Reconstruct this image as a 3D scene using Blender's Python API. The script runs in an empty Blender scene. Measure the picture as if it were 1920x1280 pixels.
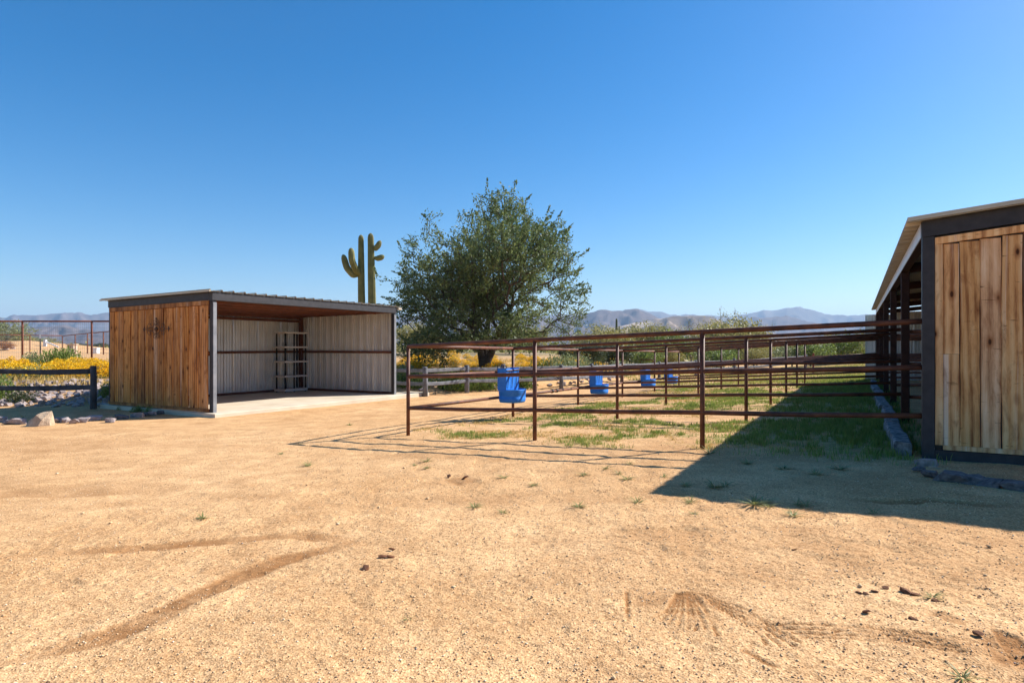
import bpy, bmesh, math, random
import numpy as np
from mathutils import Vector, Matrix

R = math.radians
rng = np.random.default_rng(7)
random.seed(7)
scene = bpy.context.scene
col = scene.collection

# ------------------------------------------------------------------ camera
F = 1165.0                       # focal length in pixels of the 1920 px wide photograph
HZ = 650.0                       # horizon row
CAMZ = 1.5
cam = bpy.data.cameras.new('camera')
cam.sensor_width = 36.0
cam.lens = 36.0 * F / 1920.0
cam.shift_y = (HZ - 640.0) / 1920.0
cam.clip_start = 0.05
cam.clip_end = 60000
camo = bpy.data.objects.new('camera', cam)
col.objects.link(camo)
camo.location = (0, 0, CAMZ)
camo.rotation_euler = (R(90), 0, 0)
scene.camera = camo

# ------------------------------------------------------------------ sky and sun
SUN_AZ = R(68.0)                 # clockwise from +Y (straight ahead) towards +X (right)
SUN_EL = R(39.0)
w = bpy.data.worlds.new('World')
scene.world = w
w.use_nodes = True
wn, wl = w.node_tree.nodes, w.node_tree.links
bg = wn['Background']
sky = wn.new('ShaderNodeTexSky')
sky.sky_type = 'NISHITA'
sky.sun_disc = False
sky.sun_elevation = SUN_EL
sky.sun_rotation = SUN_AZ
sky.altitude = 600
sky.air_density = 1.0
sky.dust_density = 0.8
sky.ozone_density = 2.6
hs = wn.new('ShaderNodeHueSaturation')
hs.inputs['Saturation'].default_value = 1.5
wl.new(sky.outputs[0], hs.inputs['Color'])
wl.new(hs.outputs[0], bg.inputs['Color'])
bg.inputs['Strength'].default_value = 0.08
sl = bpy.data.lights.new('sun', 'SUN')
sl.energy = 4.6
sl.angle = R(0.55)
sl.color = (1.0, 0.965, 0.90)
so = bpy.data.objects.new('sun', sl)
col.objects.link(so)
sd = Vector((math.sin(SUN_AZ) * math.cos(SUN_EL), math.cos(SUN_AZ) * math.cos(SUN_EL), math.sin(SUN_EL)))
so.rotation_euler = sd.to_track_quat('Z', 'Y').to_euler()
so.location = (20, 10, 30)
vs = scene.view_settings
vs.view_transform = 'Standard'
vs.look = 'None'
vs.exposure = 1.0
vs.gamma = 1.0
vs.use_curve_mapping = False
scene.cycles.max_bounces = 8
scene.cycles.diffuse_bounces = 4
scene.cycles.volume_bounces = 0
scene.cycles.use_denoising = True

# ------------------------------------------------------------------ noise (numpy)
_perm = rng.permutation(4096)
_val = rng.random(4096)


def vnoise(x, y, seed=0):
    x = np.asarray(x, float) + seed * 17.31
    y = np.asarray(y, float) + seed * 9.77
    xi = np.floor(x).astype(np.int64)
    yi = np.floor(y).astype(np.int64)
    fx, fy = x - xi, y - yi
    fx = fx * fx * fx * (fx * (fx * 6 - 15) + 10)
    fy = fy * fy * fy * (fy * (fy * 6 - 15) + 10)

    def h(a, b):
        return _val[_perm[(_perm[a & 4095] + b) & 4095]]
    a, b_, c, d = h(xi, yi), h(xi + 1, yi), h(xi, yi + 1), h(xi + 1, yi + 1)
    return (a * (1 - fx) + b_ * fx) * (1 - fy) + (c * (1 - fx) + d * fx) * fy


def fbm(x, y, oct=4, seed=0, ridged=False):
    s, amp, tot, f = 0, 1.0, 0, 1.0
    for o in range(oct):
        n = vnoise(x * f, y * f, seed + o * 3)
        if ridged:
            n = 1 - np.abs(2 * n - 1)
        s = s + n * amp
        tot += amp
        amp *= 0.5
        f *= 2.03
    return s / tot


def sstep(a, b, x):
    t = np.clip((np.asarray(x, float) - a) / (b - a), 0, 1)
    return t * t * (3 - 2 * t)


# ------------------------------------------------------------------ site layout (metres; X right, Y ahead)
BARN = np.array([4.54, 6.78])            # near corner post of the barn
BX = np.array([0.8746, -0.4848])         # along the barn's front wall
BY = np.array([0.4848, 0.8746])          # along the barn's open side
ROW = np.array([-0.866, 0.5])            # along a row of corral fence, away from the barn
STEP = 3.63
WID = 7.25
SH0 = np.array([-6.86, 14.22])           # near corner of the shelter
SHX = np.array([0.493, 0.870])
SHY = np.array([-0.870, 0.493])
SHL, SHD, SHZ = 6.41, 4.3, -0.01
FX = [-60, -11.1, -10.75, -8.4, -7.2, -4.4, -2.87, -1.6, 1.97, 3.4, 5.3, 9.5, 60]
FY = [16.0, 16.2, 17.0, 22.4, 23.4, 22.2, 20.9, 22.2, 24.9, 27.0, 30.0, 36.0, 70]


def ground_z(x, y):
    x = np.asarray(x, float)
    y = np.asarray(y, float)
    u = (x - BARN[0]) * -0.866 + (y - BARN[1]) * 0.5
    z = np.interp(u, [-40, -6, 0, 3.6, 7.25, 11, 14, 30], [0.42, 0.36, 0.29, 0.155, 0.02, -0.06, -0.10, -0.12])
    tt_ = np.clip((x - BARN[0]) * 0.4848 + (y - BARN[1]) * 0.8746, 0, 22)
    z = z - 0.0118 * tt_ * np.clip(u / 7.25, 0, 1) * (1 - 0.55 * sstep(9, 14, u))
    d = y - np.interp(x, FX, FY)
    left = np.interp(d, [0.5, 2.6, 6, 14, 400], [0, 0.56, 0.62, 1.04, 1.04])
    left = 0.5 * left + 0.5 * np.interp(d - 0.4, [0.5, 2.6, 6, 14, 400], [0, 0.56, 0.62, 1.04, 1.04])
    right = np.interp(d, [0, 20, 60], [0, 0.12, 0.35])
    k = sstep(2.5, 9, x)
    far = sstep(60, 160, y)
    z = z + left * (1 - k) + right * k
    z = z * (1 - far) + far * 0.55
    # sand mound in the arena
    z = z + 1.5 * np.exp(-(((x + 66) / 9.5) ** 2 + ((y - 84) / 8) ** 2))
    z = z - 3.5 * sstep(150, 900, y)
    return z


def gz(x, y):
    return float(ground_z(x, y))


def ground_at(px, py):
    """ground point seen at a pixel of the photograph (1920 wide)"""
    Y = 8.0
    for _ in range(60):
        X = (px - 960) / F * Y
        Yn = (CAMZ - gz(X, Y)) * F / max(py - HZ, 1e-3)
        Y = 0.5 * Y + 0.5 * Yn
    X = (px - 960) / F * Y
    return np.array([X, Y, gz(X, Y)])


def at(px, py, Y):
    return np.array([(px - 960) / F * Y, Y, CAMZ + (HZ - py) / F * Y])


# ------------------------------------------------------------------ scene helpers
def link(o, parent=None):
    col.objects.link(o)
    if parent is not None:
        o.parent = parent
    return o


def tag(o, label=None, cat=None, group=None, kind=None):
    if label:
        o['label'] = label
    if cat:
        o['category'] = cat
    if group:
        o['group'] = group
    if kind:
        o['kind'] = kind
    return o


def thing(name, label, cat, loc=(0, 0, 0), rotz=0.0, group=None):
    o = bpy.data.objects.new(name, None)
    o.empty_display_size = 0.2
    link(o)
    o.location = [float(c) for c in loc]
    o.rotation_euler = (0, 0, rotz)
    return tag(o, label, cat, group)


def mesh(name, verts, faces, mats=None, smooth=False, mi=None):
    me = bpy.data.meshes.new(name)
    if isinstance(faces, np.ndarray):
        verts = np.asarray(verts, np.float32)
        n, k = faces.shape
        me.vertices.add(len(verts))
        me.vertices.foreach_set('co', verts.ravel())
        me.loops.add(n * k)
        me.loops.foreach_set('vertex_index', faces.astype(np.int32).ravel())
        me.polygons.add(n)
        me.polygons.foreach_set('loop_start', np.arange(0, n * k, k, dtype=np.int32))
        me.update(calc_edges=True)
    else:
        me.from_pydata([tuple(map(float, v)) for v in verts], [], [tuple(int(i) for i in f) for f in faces])
        me.update()
    for m in (mats if isinstance(mats, (list, tuple)) else [mats]):
        if m is not None:
            me.materials.append(m)
    if mi is not None:
        me.polygons.foreach_set('material_index', np.asarray(mi, np.int32))
    if smooth:
        me.polygons.foreach_set('use_smooth', np.ones(len(me.polygons), bool))
    return me


def part(name, me, parent=None, loc=(0, 0, 0), rot=(0, 0, 0), scale=None):
    o = bpy.data.objects.new(name, me)
    link(o, parent)
    o.location = [float(c) for c in loc]
    o.rotation_euler = rot
    if scale is not None:
        o.scale = scale
    return o


class MB:
    """collects simple solids into one mesh"""

    def __init__(s):
        s.v, s.f, s.n = [], [], 0

    def add(s, v, f):
        v = np.asarray(v, float)
        s.v.append(v)
        for q in f:
            s.f.append([int(i) + s.n for i in q])
        s.n += len(v)
        return s

    def box(s, a, b, c=0.0):
        """axis box from corner a to corner b, with chamfer c on the four long vertical/horizontal edges"""
        x0, y0, z0 = a
        x1, y1, z1 = b
        if c <= 0:
            v = [(x0, y0, z0), (x1, y0, z0), (x1, y1, z0), (x0, y1, z0), (x0, y0, z1), (x1, y0, z1), (x1, y1, z1), (x0, y1, z1)]
            f = [(0, 3, 2, 1), (4, 5, 6, 7), (0, 1, 5, 4), (1, 2, 6, 5), (2, 3, 7, 6), (3, 0, 4, 7)]
            return s.add(v, f)
        dims = [x1 - x0, y1 - y0, z1 - z0]
        ax = int(np.argmax(dims))
        o = [i for i in range(3) if i != ax]
        lo, hi = np.array(a, float), np.array(b, float)
        A, B = o
        prof = [(lo[A] + c, lo[B]), (hi[A] - c, lo[B]), (hi[A], lo[B] + c), (hi[A], hi[B] - c), (hi[A] - c, hi[B]), (lo[A] + c, hi[B]), (lo[A], hi[B] - c), (lo[A], lo[B] + c)]
        v = []
        for e in (lo[ax], hi[ax]):
            for p in prof:
                q = [0, 0, 0]
                q[ax] = e
                q[A], q[B] = p
                v.append(q)
        f = [tuple(range(7, -1, -1)), tuple(range(8, 16))]
        for i in range(8):
            j = (i + 1) % 8
            f.append((i, j, j + 8, i + 8))
        if ax == 1:
            f = [tuple(reversed(q)) for q in f]
        return s.add(v, f)

    def tube(s, pts, r, n=10, cap=True):
        pts = np.asarray(pts, float)
        rr = np.full(len(pts), r, float) if np.isscalar(r) else np.asarray(r, float)
        tan = np.gradient(pts, axis=0)
        tan /= np.linalg.norm(tan, axis=1)[:, None] + 1e-9
        up = np.array([0, 0, 1.0]) if abs(tan[0][2]) < 0.9 else np.array([0, 1.0, 0])
        v = []
        a = np.cross(up, tan[0])
        a /= np.linalg.norm(a)
        for i in range(len(pts)):
            a = a - tan[i] * a.dot(tan[i])
            a /= np.linalg.norm(a) + 1e-9
            b = np.cross(tan[i], a)
            for k in range(n):
                t = 2 * math.pi * k / n
                v.append(pts[i] + rr[i] * (math.cos(t) * a + math.sin(t) * b))
        f = []
        for i in range(len(pts) - 1):
            for k in range(n):
                k2 = (k + 1) % n
                f.append((i * n + k, i * n + k2, (i + 1) * n + k2, (i + 1) * n + k))
        if cap:
            f.append(tuple(range(n - 1, -1, -1)))
            f.append(tuple((len(pts) - 1) * n + k for k in range(n)))
        return s.add(v, f)

    def mesh(s, name, mat, smooth=False):
        me = mesh(name, np.concatenate(s.v), s.f, mat)
        if smooth:
            for p in me.polygons:
                p.use_smooth = len(p.vertices) <= 4
        return me

    def build(s, name, mat, parent=None, smooth=False, **k):
        return part(name, s.mesh(name, mat, smooth), parent, **k)


# ------------------------------------------------------------------ materials
def mat_new(name):
    m = bpy.data.materials.new(name)
    m.use_nodes = True
    nt = m.node_tree
    return m, nt.nodes, nt.links, nt.nodes['Principled BSDF']


def N(nodes, t, **k):
    n = nodes.new(t)
    for a, b in k.items():
        setattr(n, a, b)
    return n


def ramp(nodes, links, src, stops):
    r = nodes.new('ShaderNodeValToRGB')
    el = r.color_ramp.elements
    while len(el) < len(stops):
        el.new(0.5)
    for e, (p, c) in zip(el, stops):
        e.position = p
        e.color = (*c, 1) if len(c) == 3 else c
    links.new(src, r.inputs[0])
    return r.outputs[0]


def mixc(nodes, links, fac, a, b, mode='MIX'):
    m = nodes.new('ShaderNodeMix')
    m.data_type = 'RGBA'
    m.blend_type = mode
    m.clamp_factor = True
    for sock, v in ((m.inputs[0], fac), (m.inputs[6], a), (m.inputs[7], b)):
        if hasattr(v, 'is_linked') or hasattr(v, 'links'):
            links.new(v, sock)
        elif isinstance(v, (int, float)):
            sock.default_value = v
        else:
            sock.default_value = (*v, 1)
    return m.outputs[2]


def noise(nodes, links, vec, scale, detail=4, rough=0.55, dist=0.0):
    n = nodes.new('ShaderNodeTexNoise')
    n.inputs['Scale'].default_value = scale
    n.inputs['Detail'].default_value = detail
    n.inputs['Roughness'].default_value = rough
    n.inputs['Distortion'].default_value = dist
    if vec is not None:
        links.new(vec, n.inputs['Vector'])
    return n.outputs['Fac']


def bump(nodes, links, bsdf, h, strength=0.3, distance=0.01):
    b = nodes.new('ShaderNodeBump')
    b.inputs['Strength'].default_value = strength
    b.inputs['Distance'].default_value = distance
    links.new(h, b.inputs['Height'])
    links.new(b.outputs[0], bsdf.inputs['Normal'])
    return b


def simple(name, c1, c2, scale=6.0, rough=0.7, metal=0.0, bumps=0.15, detail=5, spec=0.4, obj_rand=True, bd=0.004):
    m, n, l, p = mat_new(name)
    tc = n.new('ShaderNodeTexCoord')
    vec = tc.outputs['Object']
    if obj_rand:
        oi = n.new('ShaderNodeObjectInfo')
        va = n.new('ShaderNodeVectorMath')
        va.operation = 'MULTIPLY_ADD'
        l.new(oi.outputs['Random'], va.inputs[0])
        va.inputs[1].default_value = (31, 17, 23)
        l.new(vec, va.inputs[2])
        vec = va.outputs[0]
    f = noise(n, l, vec, scale, detail)
    c = ramp(n, l, f, [(0.3, c1), (0.7, c2)])
    l.new(c, p.inputs['Base Color'])
    p.inputs['Roughness'].default_value = rough
    p.inputs['Metallic'].default_value = metal
    p.inputs['Specular IOR Level'].default_value = spec
    if bumps > 0:
        f2 = noise(n, l, vec, scale * 6, 3)
        bump(n, l, p, f2, bumps, bd)
    return m


def wood_mat(name, golds, greys, white, wamt=0.62):
    """weathered boards: every board has its own hue between golden and grey-brown, cathedral grain,
    knots, gouges across the grain and bleached streaks"""
    m, n, l, p = mat_new(name)
    tc = n.new('ShaderNodeTexCoord')
    oi = n.new('ShaderNodeObjectInfo')
    va = n.new('ShaderNodeVectorMath')
    va.operation = 'MULTIPLY_ADD'
    l.new(oi.outputs['Random'], va.inputs[0])
    va.inputs[1].default_value = (57, 31, 43)
    l.new(tc.outputs['Object'], va.inputs[2])
    vec = va.outputs[0]

    def mp(sx, sy, sz, src=None):
        q = n.new('ShaderNodeMapping')
        q.inputs['Scale'].default_value = (sx, sy, sz)
        l.new(src or vec, q.inputs['Vector'])
        return q.outputs[0]

    def mul(a_, k_):
        q = n.new('ShaderNodeMath')
        q.operation = 'MULTIPLY'
        l.new(a_, q.inputs[0])
        if isinstance(k_, float):
            q.inputs[1].default_value = k_
        else:
            l.new(k_, q.inputs[1])
        return q.outputs[0]
    vo = n.new('ShaderNodeTexVoronoi')
    vo.inputs['Scale'].default_value = 1.0
    l.new(mp(5.6, 0.0, 2.5), vo.inputs['Vector'])
    kd = vo.outputs['Distance']
    # cathedral grain: rings of a warped distance field, stretched along the board
    warp = noise(n, l, mp(2.0, 2.0, 0.7), 1.0, 3, 0.5)
    wv = n.new('ShaderNodeTexWave')
    wv.wave_type = 'RINGS'
    wv.rings_direction = 'Y'
    wv.inputs['Scale'].default_value = 1.0
    wv.inputs['Distortion'].default_value = 5.0
    wv.inputs['Detail'].default_value = 2.5
    wv.inputs['Detail Scale'].default_value = 0.7
    l.new(mp(4.2, 4.2, 0.5), wv.inputs['Vector'])
    g2 = noise(n, l, mp(95, 95, 3.0), 1.0, 6, 0.72)
    g3 = noise(n, l, mp(4.5, 4.5, 0.9), 1.0, 5, 0.65, 0.4)
    blend = mixc(n, l, 0.72, wv.outputs['Fac'], g2)
    blend = mixc(n, l, 0.58, blend, g3)
    c1 = ramp(n, l, blend, [(0.36, golds[0]), (0.48, golds[1]), (0.62, golds[2])])
    c2 = ramp(n, l, blend, [(0.36, greys[0]), (0.48, greys[1]), (0.62, greys[2])])
    hue = n.new('ShaderNodeMath')
    hue.operation = 'FRACT'
    hue_in = mul(oi.outputs['Random'], 7.31)
    l.new(hue_in, hue.inputs[0])
    c = mixc(n, l, hue.outputs[0], c1, c2)
    # bleached streaks along the board
    g4 = noise(n, l, mp(8, 8, 0.22), 1.0, 5, 0.6, 0.3)
    ws = ramp(n, l, g4, [(wamt, (0, 0, 0)), (wamt + 0.10, (0.75, 0.75, 0.75))])
    c = mixc(n, l, ws, c, white)
    # blotchy darker stains
    g5 = noise(n, l, mp(5, 5, 1.6), 1.0, 6, 0.7, 0.8)
    st = ramp(n, l, g5, [(0.53, (0, 0, 0)), (0.68, (0.68, 0.68, 0.68))])
    c = mixc(n, l, st, c, golds[0])
    # short dark gouges across the grain
    g6 = noise(n, l, mp(5, 5, 30), 1.0, 3, 0.6, 0.5)
    go = ramp(n, l, g6, [(0.66, (0, 0, 0)), (0.72, (0.75, 0.75, 0.75))])
    c = mixc(n, l, go, c, tuple(0.4 * a_ for a_ in golds[0]))
    # knots with a darker halo
    kh = ramp(n, l, kd, [(0.08, (0.8, 0.8, 0.8)), (0.24, (0, 0, 0))])
    c = mixc(n, l, kh, c, golds[0])
    kn = ramp(n, l, kd, [(0.060, (1, 1, 1)), (0.105, (0, 0, 0))])
    c = mixc(n, l, kn, c, tuple(0.22 * a_ for a_ in golds[0]))
    rr = n.new('ShaderNodeMapRange')
    rr.inputs['To Min'].default_value = 0.80
    rr.inputs['To Max'].default_value = 1.14
    l.new(oi.outputs['Random'], rr.inputs['Value'])
    c = mixc(n, l, 1.0, c, rr.outputs[0], 'MULTIPLY')
    l.new(c, p.inputs['Base Color'])
    p.inputs['Roughness'].default_value = 0.78
    p.inputs['Specular IOR Level'].default_value = 0.25
    bump(n, l, p, blend, 0.3, 0.004)
    return m


def leaf_mat(name, c1, c2, trans=0.35, scale=1.3, rough=0.5):
    m, n, l, p = mat_new(name)
    tc = n.new('ShaderNodeTexCoord')
    f = noise(n, l, tc.outputs['Object'], scale, 3)
    wn_ = n.new('ShaderNodeTexWhiteNoise')
    wn_.noise_dimensions = '3D'
    gm = n.new('ShaderNodeNewGeometry')
    ri = gm.outputs['Random Per Island']
    f = mixc(n, l, 0.45, f, ri)
    c = ramp(n, l, f, [(0.25, c1), (0.75, c2)])
    l.new(c, p.inputs['Base Color'])
    p.inputs['Roughness'].default_value = rough
    p.inputs['Specular IOR Level'].default_value = 0.3
    tr = n.new('ShaderNodeBsdfTranslucent')
    l.new(c, tr.inputs['Color'])
    mx = n.new('ShaderNodeMixShader')
    mx.inputs[0].default_value = trans
    l.new(p.outputs[0], mx.inputs[1])
    l.new(tr.outputs[0], mx.inputs[2])
    l.new(mx.outputs[0], n['Material Output'].inputs['Surface'])
    return m


M = {}
M['pipe'] = simple('rusted_pipe', (0.052, 0.015, 0.006), (0.185, 0.058, 0.022), 7, 0.6, 0.0, 0.25, spec=0.4)
M['pipe_far'] = simple('rusted_pipe_red', (0.11, 0.030, 0.014), (0.20, 0.060, 0.028), 5, 0.7, 0.0, 0.0)
M['rust_dark'] = simple('dark_rusted_steel', (0.026, 0.012, 0.009), (0.060, 0.024, 0.015), 9, 0.7, 0.0, 0.2, spec=0.2)
M['steel_dark'] = simple('dark_painted_steel', (0.018, 0.017, 0.020), (0.038, 0.034, 0.038), 9, 0.55, 0.0, 0.2)
M['oxide'] = simple('red_oxide_steel', (0.080, 0.026, 0.014), (0.150, 0.046, 0.022), 4, 0.7, 0.0, 0.1)
M['grey_steel'] = simple('grey_wire_and_lit_post', (0.16, 0.165, 0.18), (0.26, 0.265, 0.28), 5, 0.5, 0.1, 0.1)
M['sheet'] = simple('pale_ribbed_sheet', (0.62, 0.605, 0.59), (0.76, 0.745, 0.73), 1.6, 0.30, 0.55, 0.0)
M['roof'] = simple('galvanised_sheet', (0.42, 0.36, 0.27), (0.54, 0.47, 0.36), 2.2, 0.42, 0.25, 0.0)
M['trim_white'] = simple('white_trim_paint', (0.62, 0.62, 0.64), (0.74, 0.74, 0.76), 3, 0.4, 0.0, 0.0)
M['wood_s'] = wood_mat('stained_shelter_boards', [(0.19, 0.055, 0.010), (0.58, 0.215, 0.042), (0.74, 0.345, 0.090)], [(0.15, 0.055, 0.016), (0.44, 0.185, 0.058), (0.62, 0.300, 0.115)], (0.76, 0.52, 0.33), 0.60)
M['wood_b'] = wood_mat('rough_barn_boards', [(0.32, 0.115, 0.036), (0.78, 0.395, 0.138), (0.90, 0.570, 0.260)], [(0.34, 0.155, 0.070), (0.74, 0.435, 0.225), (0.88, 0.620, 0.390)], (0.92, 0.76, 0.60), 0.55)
M['rail_wood'] = simple('weathered_dark_rail', (0.075, 0.076, 0.085), (0.19, 0.19, 0.205), 5, 0.8, 0.0, 0.5, bd=0.01)
M['shade_dark_wood'] = simple('shade_darkened_rail', (0.016, 0.016, 0.022), (0.085, 0.085, 0.095), 3, 0.8, 0.0, 0.4, bd=0.01)  # rail wood darkened so its colour carries the shelter's shadow
M['concrete'] = simple('slab_concrete', (0.50, 0.41, 0.30), (0.62, 0.53, 0.41), 1.7, 0.85, 0.0, 0.2, spec=0.2)
M['concrete_edge'] = simple('slab_edge_concrete', (0.38, 0.35, 0.32), (0.55, 0.52, 0.48), 3, 0.9, 0.0, 0.3, spec=0.2)
M['blue'] = simple('blue_plastic', (0.003, 0.145, 0.58), (0.030, 0.215, 0.66), 6, 0.48, 0.0, 0.1)
M['wire'] = simple('dark_steel_rod', (0.015, 0.009, 0.009), (0.05, 0.045, 0.04), 9, 0.5, 0.4, 0.0)
M['iron'] = simple('wrought_iron', (0.075, 0.038, 0.020), (0.15, 0.078, 0.042), 20, 0.6, 0.2, 0.0)
M['shelf'] = simple('shelf_resin', (0.58, 0.52, 0.47), (0.66, 0.60, 0.55), 5, 0.6, 0.0, 0.0)
M['shelf_leg'] = simple('black_resin_tube', (0.008, 0.008, 0.009), (0.018, 0.017, 0.017), 5, 0.5, 0.0, 0.0)
M['bark'] = simple('mesquite_bark', (0.040, 0.028, 0.020), (0.125, 0.092, 0.066), 7, 0.9, 0.0, 0.8, bd=0.03)
M['twig'] = simple('pale_twig_bark', (0.16, 0.135, 0.10), (0.30, 0.26, 0.20), 5, 0.85, 0.0, 0.2)
M['cactus'] = simple('saguaro_skin', (0.135, 0.130, 0.038), (0.25, 0.225, 0.075), 3, 0.7, 0.0, 0.2)
M['cactus_far'] = simple('saguaro_skin_dark', (0.07, 0.08, 0.035), (0.12, 0.13, 0.06), 3, 0.7, 0.0, 0.0)
M['rock'] = simple('grey_purple_rock', (0.20, 0.15, 0.14), (0.46, 0.38, 0.355), 4, 0.85, 0.0, 0.5, bd=0.02)
M['rock_dark'] = simple('dark_basalt', (0.060, 0.052, 0.052), (0.23, 0.19, 0.18), 5, 0.8, 0.0, 0.6, bd=0.02)
M['boulder'] = simple('tan_boulder', (0.36, 0.25, 0.16), (0.60, 0.45, 0.31), 5, 0.85, 0.0, 0.7, bd=0.02)
M['sleeper'] = simple('weathered_sleeper', (0.045, 0.043, 0.045), (0.40, 0.38, 0.37), 11, 0.85, 0.0, 0.7, detail=8, bd=0.02)
M['dung'] = simple('brown_clod', (0.10, 0.038, 0.018), (0.21, 0.085, 0.036), 30, 0.95, 0.0, 0.5)
M['stucco'] = simple('tan_block', (0.50, 0.38, 0.27), (0.62, 0.49, 0.36), 4, 0.9, 0.0, 0.1)
M['white'] = simple('white_paint', (0.74, 0.74, 0.74), (0.80, 0.80, 0.80), 4, 0.5, 0.0, 0.0)
M['lamp_metal'] = simple('bronze_lamp', (0.05, 0.045, 0.04), (0.12, 0.10, 0.09), 8, 0.5, 0.4, 0.0)
M['lamp_glass'] = simple('frosted_lens', (0.55, 0.53, 0.48), (0.65, 0.63, 0.58), 4, 0.3, 0.0, 0.0)
M['leaf_tree'] = leaf_mat('tree_leaf', (0.062, 0.102, 0.036), (0.215, 0.255, 0.092), 0.40, 0.8)
M['leaf_verde'] = leaf_mat('palo_verde_leaf', (0.20, 0.195, 0.060), (0.42, 0.365, 0.120), 0.38)
M['leaf_dark'] = leaf_mat('dark_shrub_leaf', (0.035, 0.055, 0.022), (0.085, 0.110, 0.045), 0.25)
M['leaf_grey'] = leaf_mat('grey_green_leaf', (0.16, 0.20, 0.085), (0.33, 0.36, 0.18), 0.3)
M['leaf_green'] = leaf_mat('green_leaf', (0.09, 0.145, 0.028), (0.27, 0.33, 0.08), 0.38)
M['leaf_orange'] = leaf_mat('rusty_leaf', (0.30, 0.13, 0.05), (0.45, 0.22, 0.09), 0.3)
M['flower'] = leaf_mat('yellow_flower', (0.74, 0.40, 0.008), (0.88, 0.58, 0.015), 0.3)
M['grass_green'] = leaf_mat('grass_blade', (0.15, 0.215, 0.036), (0.37, 0.40, 0.095), 0.35, 0.8)
M['grass_weed'] = leaf_mat('weed_blade', (0.14, 0.17, 0.045), (0.34, 0.33, 0.12), 0.35, 0.8)
M['grass_meadow'] = leaf_mat('meadow_blade', (0.26, 0.27, 0.06), (0.46, 0.42, 0.13), 0.35, 0.8)
M['grass_dry'] = leaf_mat('dry_grass_blade', (0.50, 0.34, 0.10), (0.68, 0.50, 0.20), 0.3, 0.8)


# ------------------------------------------------------------------ ground
def polydist(x, y, pts):
    """distance to a polyline, and the parameter along it"""
    best = np.full(x.shape, 1e9)
    par = np.zeros(x.shape)
    side = np.zeros(x.shape)
    acc = 0.0
    for a, b in zip(pts[:-1], pts[1:]):
        ax, ay = a[:2]
        bx, by = b[:2]
        L2 = (bx - ax) ** 2 + (by - ay) ** 2
        L = math.sqrt(L2)
        t = np.clip(((x - ax) * (bx - ax) + (y - ay) * (by - ay)) / L2, 0, 1)
        dx, dy = x - (ax + t * (bx - ax)), y - (ay + t * (by - ay))
        d = np.hypot(dx, dy)
        k = d < best
        best = np.where(k, d, best)
        par = np.where(k, acc + t * L, par)
        side = np.where(k, ((bx - ax) * (y - ay) - (by - ay) * (x - ax)) / L, side)
        acc += L
    return best, par, side, acc


def pen_uv(x, y):
    """u: metres from the barn line towards the open end of the pens, t: metres along the barn"""
    dx, dy = x - BARN[0], y - BARN[1]
    det = ROW[0] * BY[1] - ROW[1] * BY[0]
    u = (dx * BY[1] - dy * BY[0]) / det
    t = (ROW[0] * dy - ROW[1] * dx) / det
    return u, t


def grass_amount(x, y):
    u, t = pen_uv(x, y)
    inside = sstep(-0.25, 0.15, u) * (1 - sstep(6.3, 7.6, u)) * sstep(-0.7, 0.5, t) * (1 - sstep(20, 26, t))
    n = fbm(x * 0.75, y * 0.75, 4, 11)
    n2 = fbm(x * 2.6, y * 2.6, 3, 23)
    near_barn = 1 - sstep(0.4, 4.2, u)
    g = sstep(0.47, 0.66, n * 0.7 + n2 * 0.3 + 0.15 * near_barn + 0.05 * sstep(3, 9, t) - 0.03)
    g = np.maximum(g, 0.9 * (1 - sstep(0.6, 2.2, u)) * sstep(0.35, 0.5, n2))
    return inside * g


xs = [0.0]
while xs[-1] < 9000:
    x = xs[-1]
    xs.append(x + (0.0115 if x < 3.5 else min(0.0115 + (x - 3.5) * 0.07, 600)))
xs = np.array([-v for v in xs[:0:-1]] + xs)
ys = [1.7]
while ys[-1] < 9000:
    y = ys[-1]
    ys.append(y + (0.0095 if y < 4.0 else min(max(0.0095, (y * y) / 1350.0), 0.05 * y)))
yb = [1.7]
while yb[-1] > -120:
    yb.append(yb[-1] - (0.05 + 0.10 * (1.7 - yb[-1])))
ys = np.array(yb[:0:-1] + ys)
GX, GY = np.meshgrid(xs, ys)
GZ = ground_z(GX, GY)
near = 1 - sstep(9, 22, np.hypot(GX, GY))
GZ += near * ((fbm(GX * 1.1, GY * 1.1, 3, 41) - 0.5) * 0.035 + (fbm(GX * 7, GY * 7, 3, 51) - 0.5) * 0.014)
fine = 1 - sstep(5.5, 9, np.hypot(GX, GY))
GZ += fine * (fbm(GX * 30, GY * 30, 2, 61) - 0.5) * 0.010
hoof = sstep(0.60, 0.74, fbm(GX * 4.5, GY * 4.5, 2, 83)) * sstep(0.45, 0.62, fbm(GX * 0.5, GY * 0.5, 2, 87))
GZ -= near * 0.007 * hoof
far = sstep(30, 80, GY)
GZ += far * (fbm(GX * 0.03, GY * 0.03, 3, 71) - 0.5) * 0.8
damp_groove_shade = np.zeros_like(GX)


def G(*p):
    return [ground_at(a, b)[:2] for a, b in p]


def band(pts, width, dark, depth, tread=False, edge=0.5):
    global damp_groove_shade, GZ
    sel = np.hypot(GX, GY) < 14
    x, y = GX[sel], GY[sel]
    d, par, side, L = polydist(x, y, pts)
    wob = width * (0.75 + 0.5 * vnoise(x * 5, y * 5, 5))
    m = 1 - sstep(wob * edge, wob, d)
    ends = sstep(0, 0.25 * L, par) * (1 - sstep(0.72 * L, L, par))
    m *= 0.25 + 0.75 * ends
    m *= 0.4 + 0.9 * fbm(x * 6, y * 6, 3, 15)
    h = -depth * m
    h += 0.3 * depth * np.exp(-((d - wob * 1.15) / (0.35 * width)) ** 2) * ends
    if tread:
        h += -0.008 * m * (np.sin(par * 75) > 0.1)
    GZ[sel] += h
    damp_groove_shade[sel] = np.maximum(damp_groove_shade[sel], dark * m)


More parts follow.
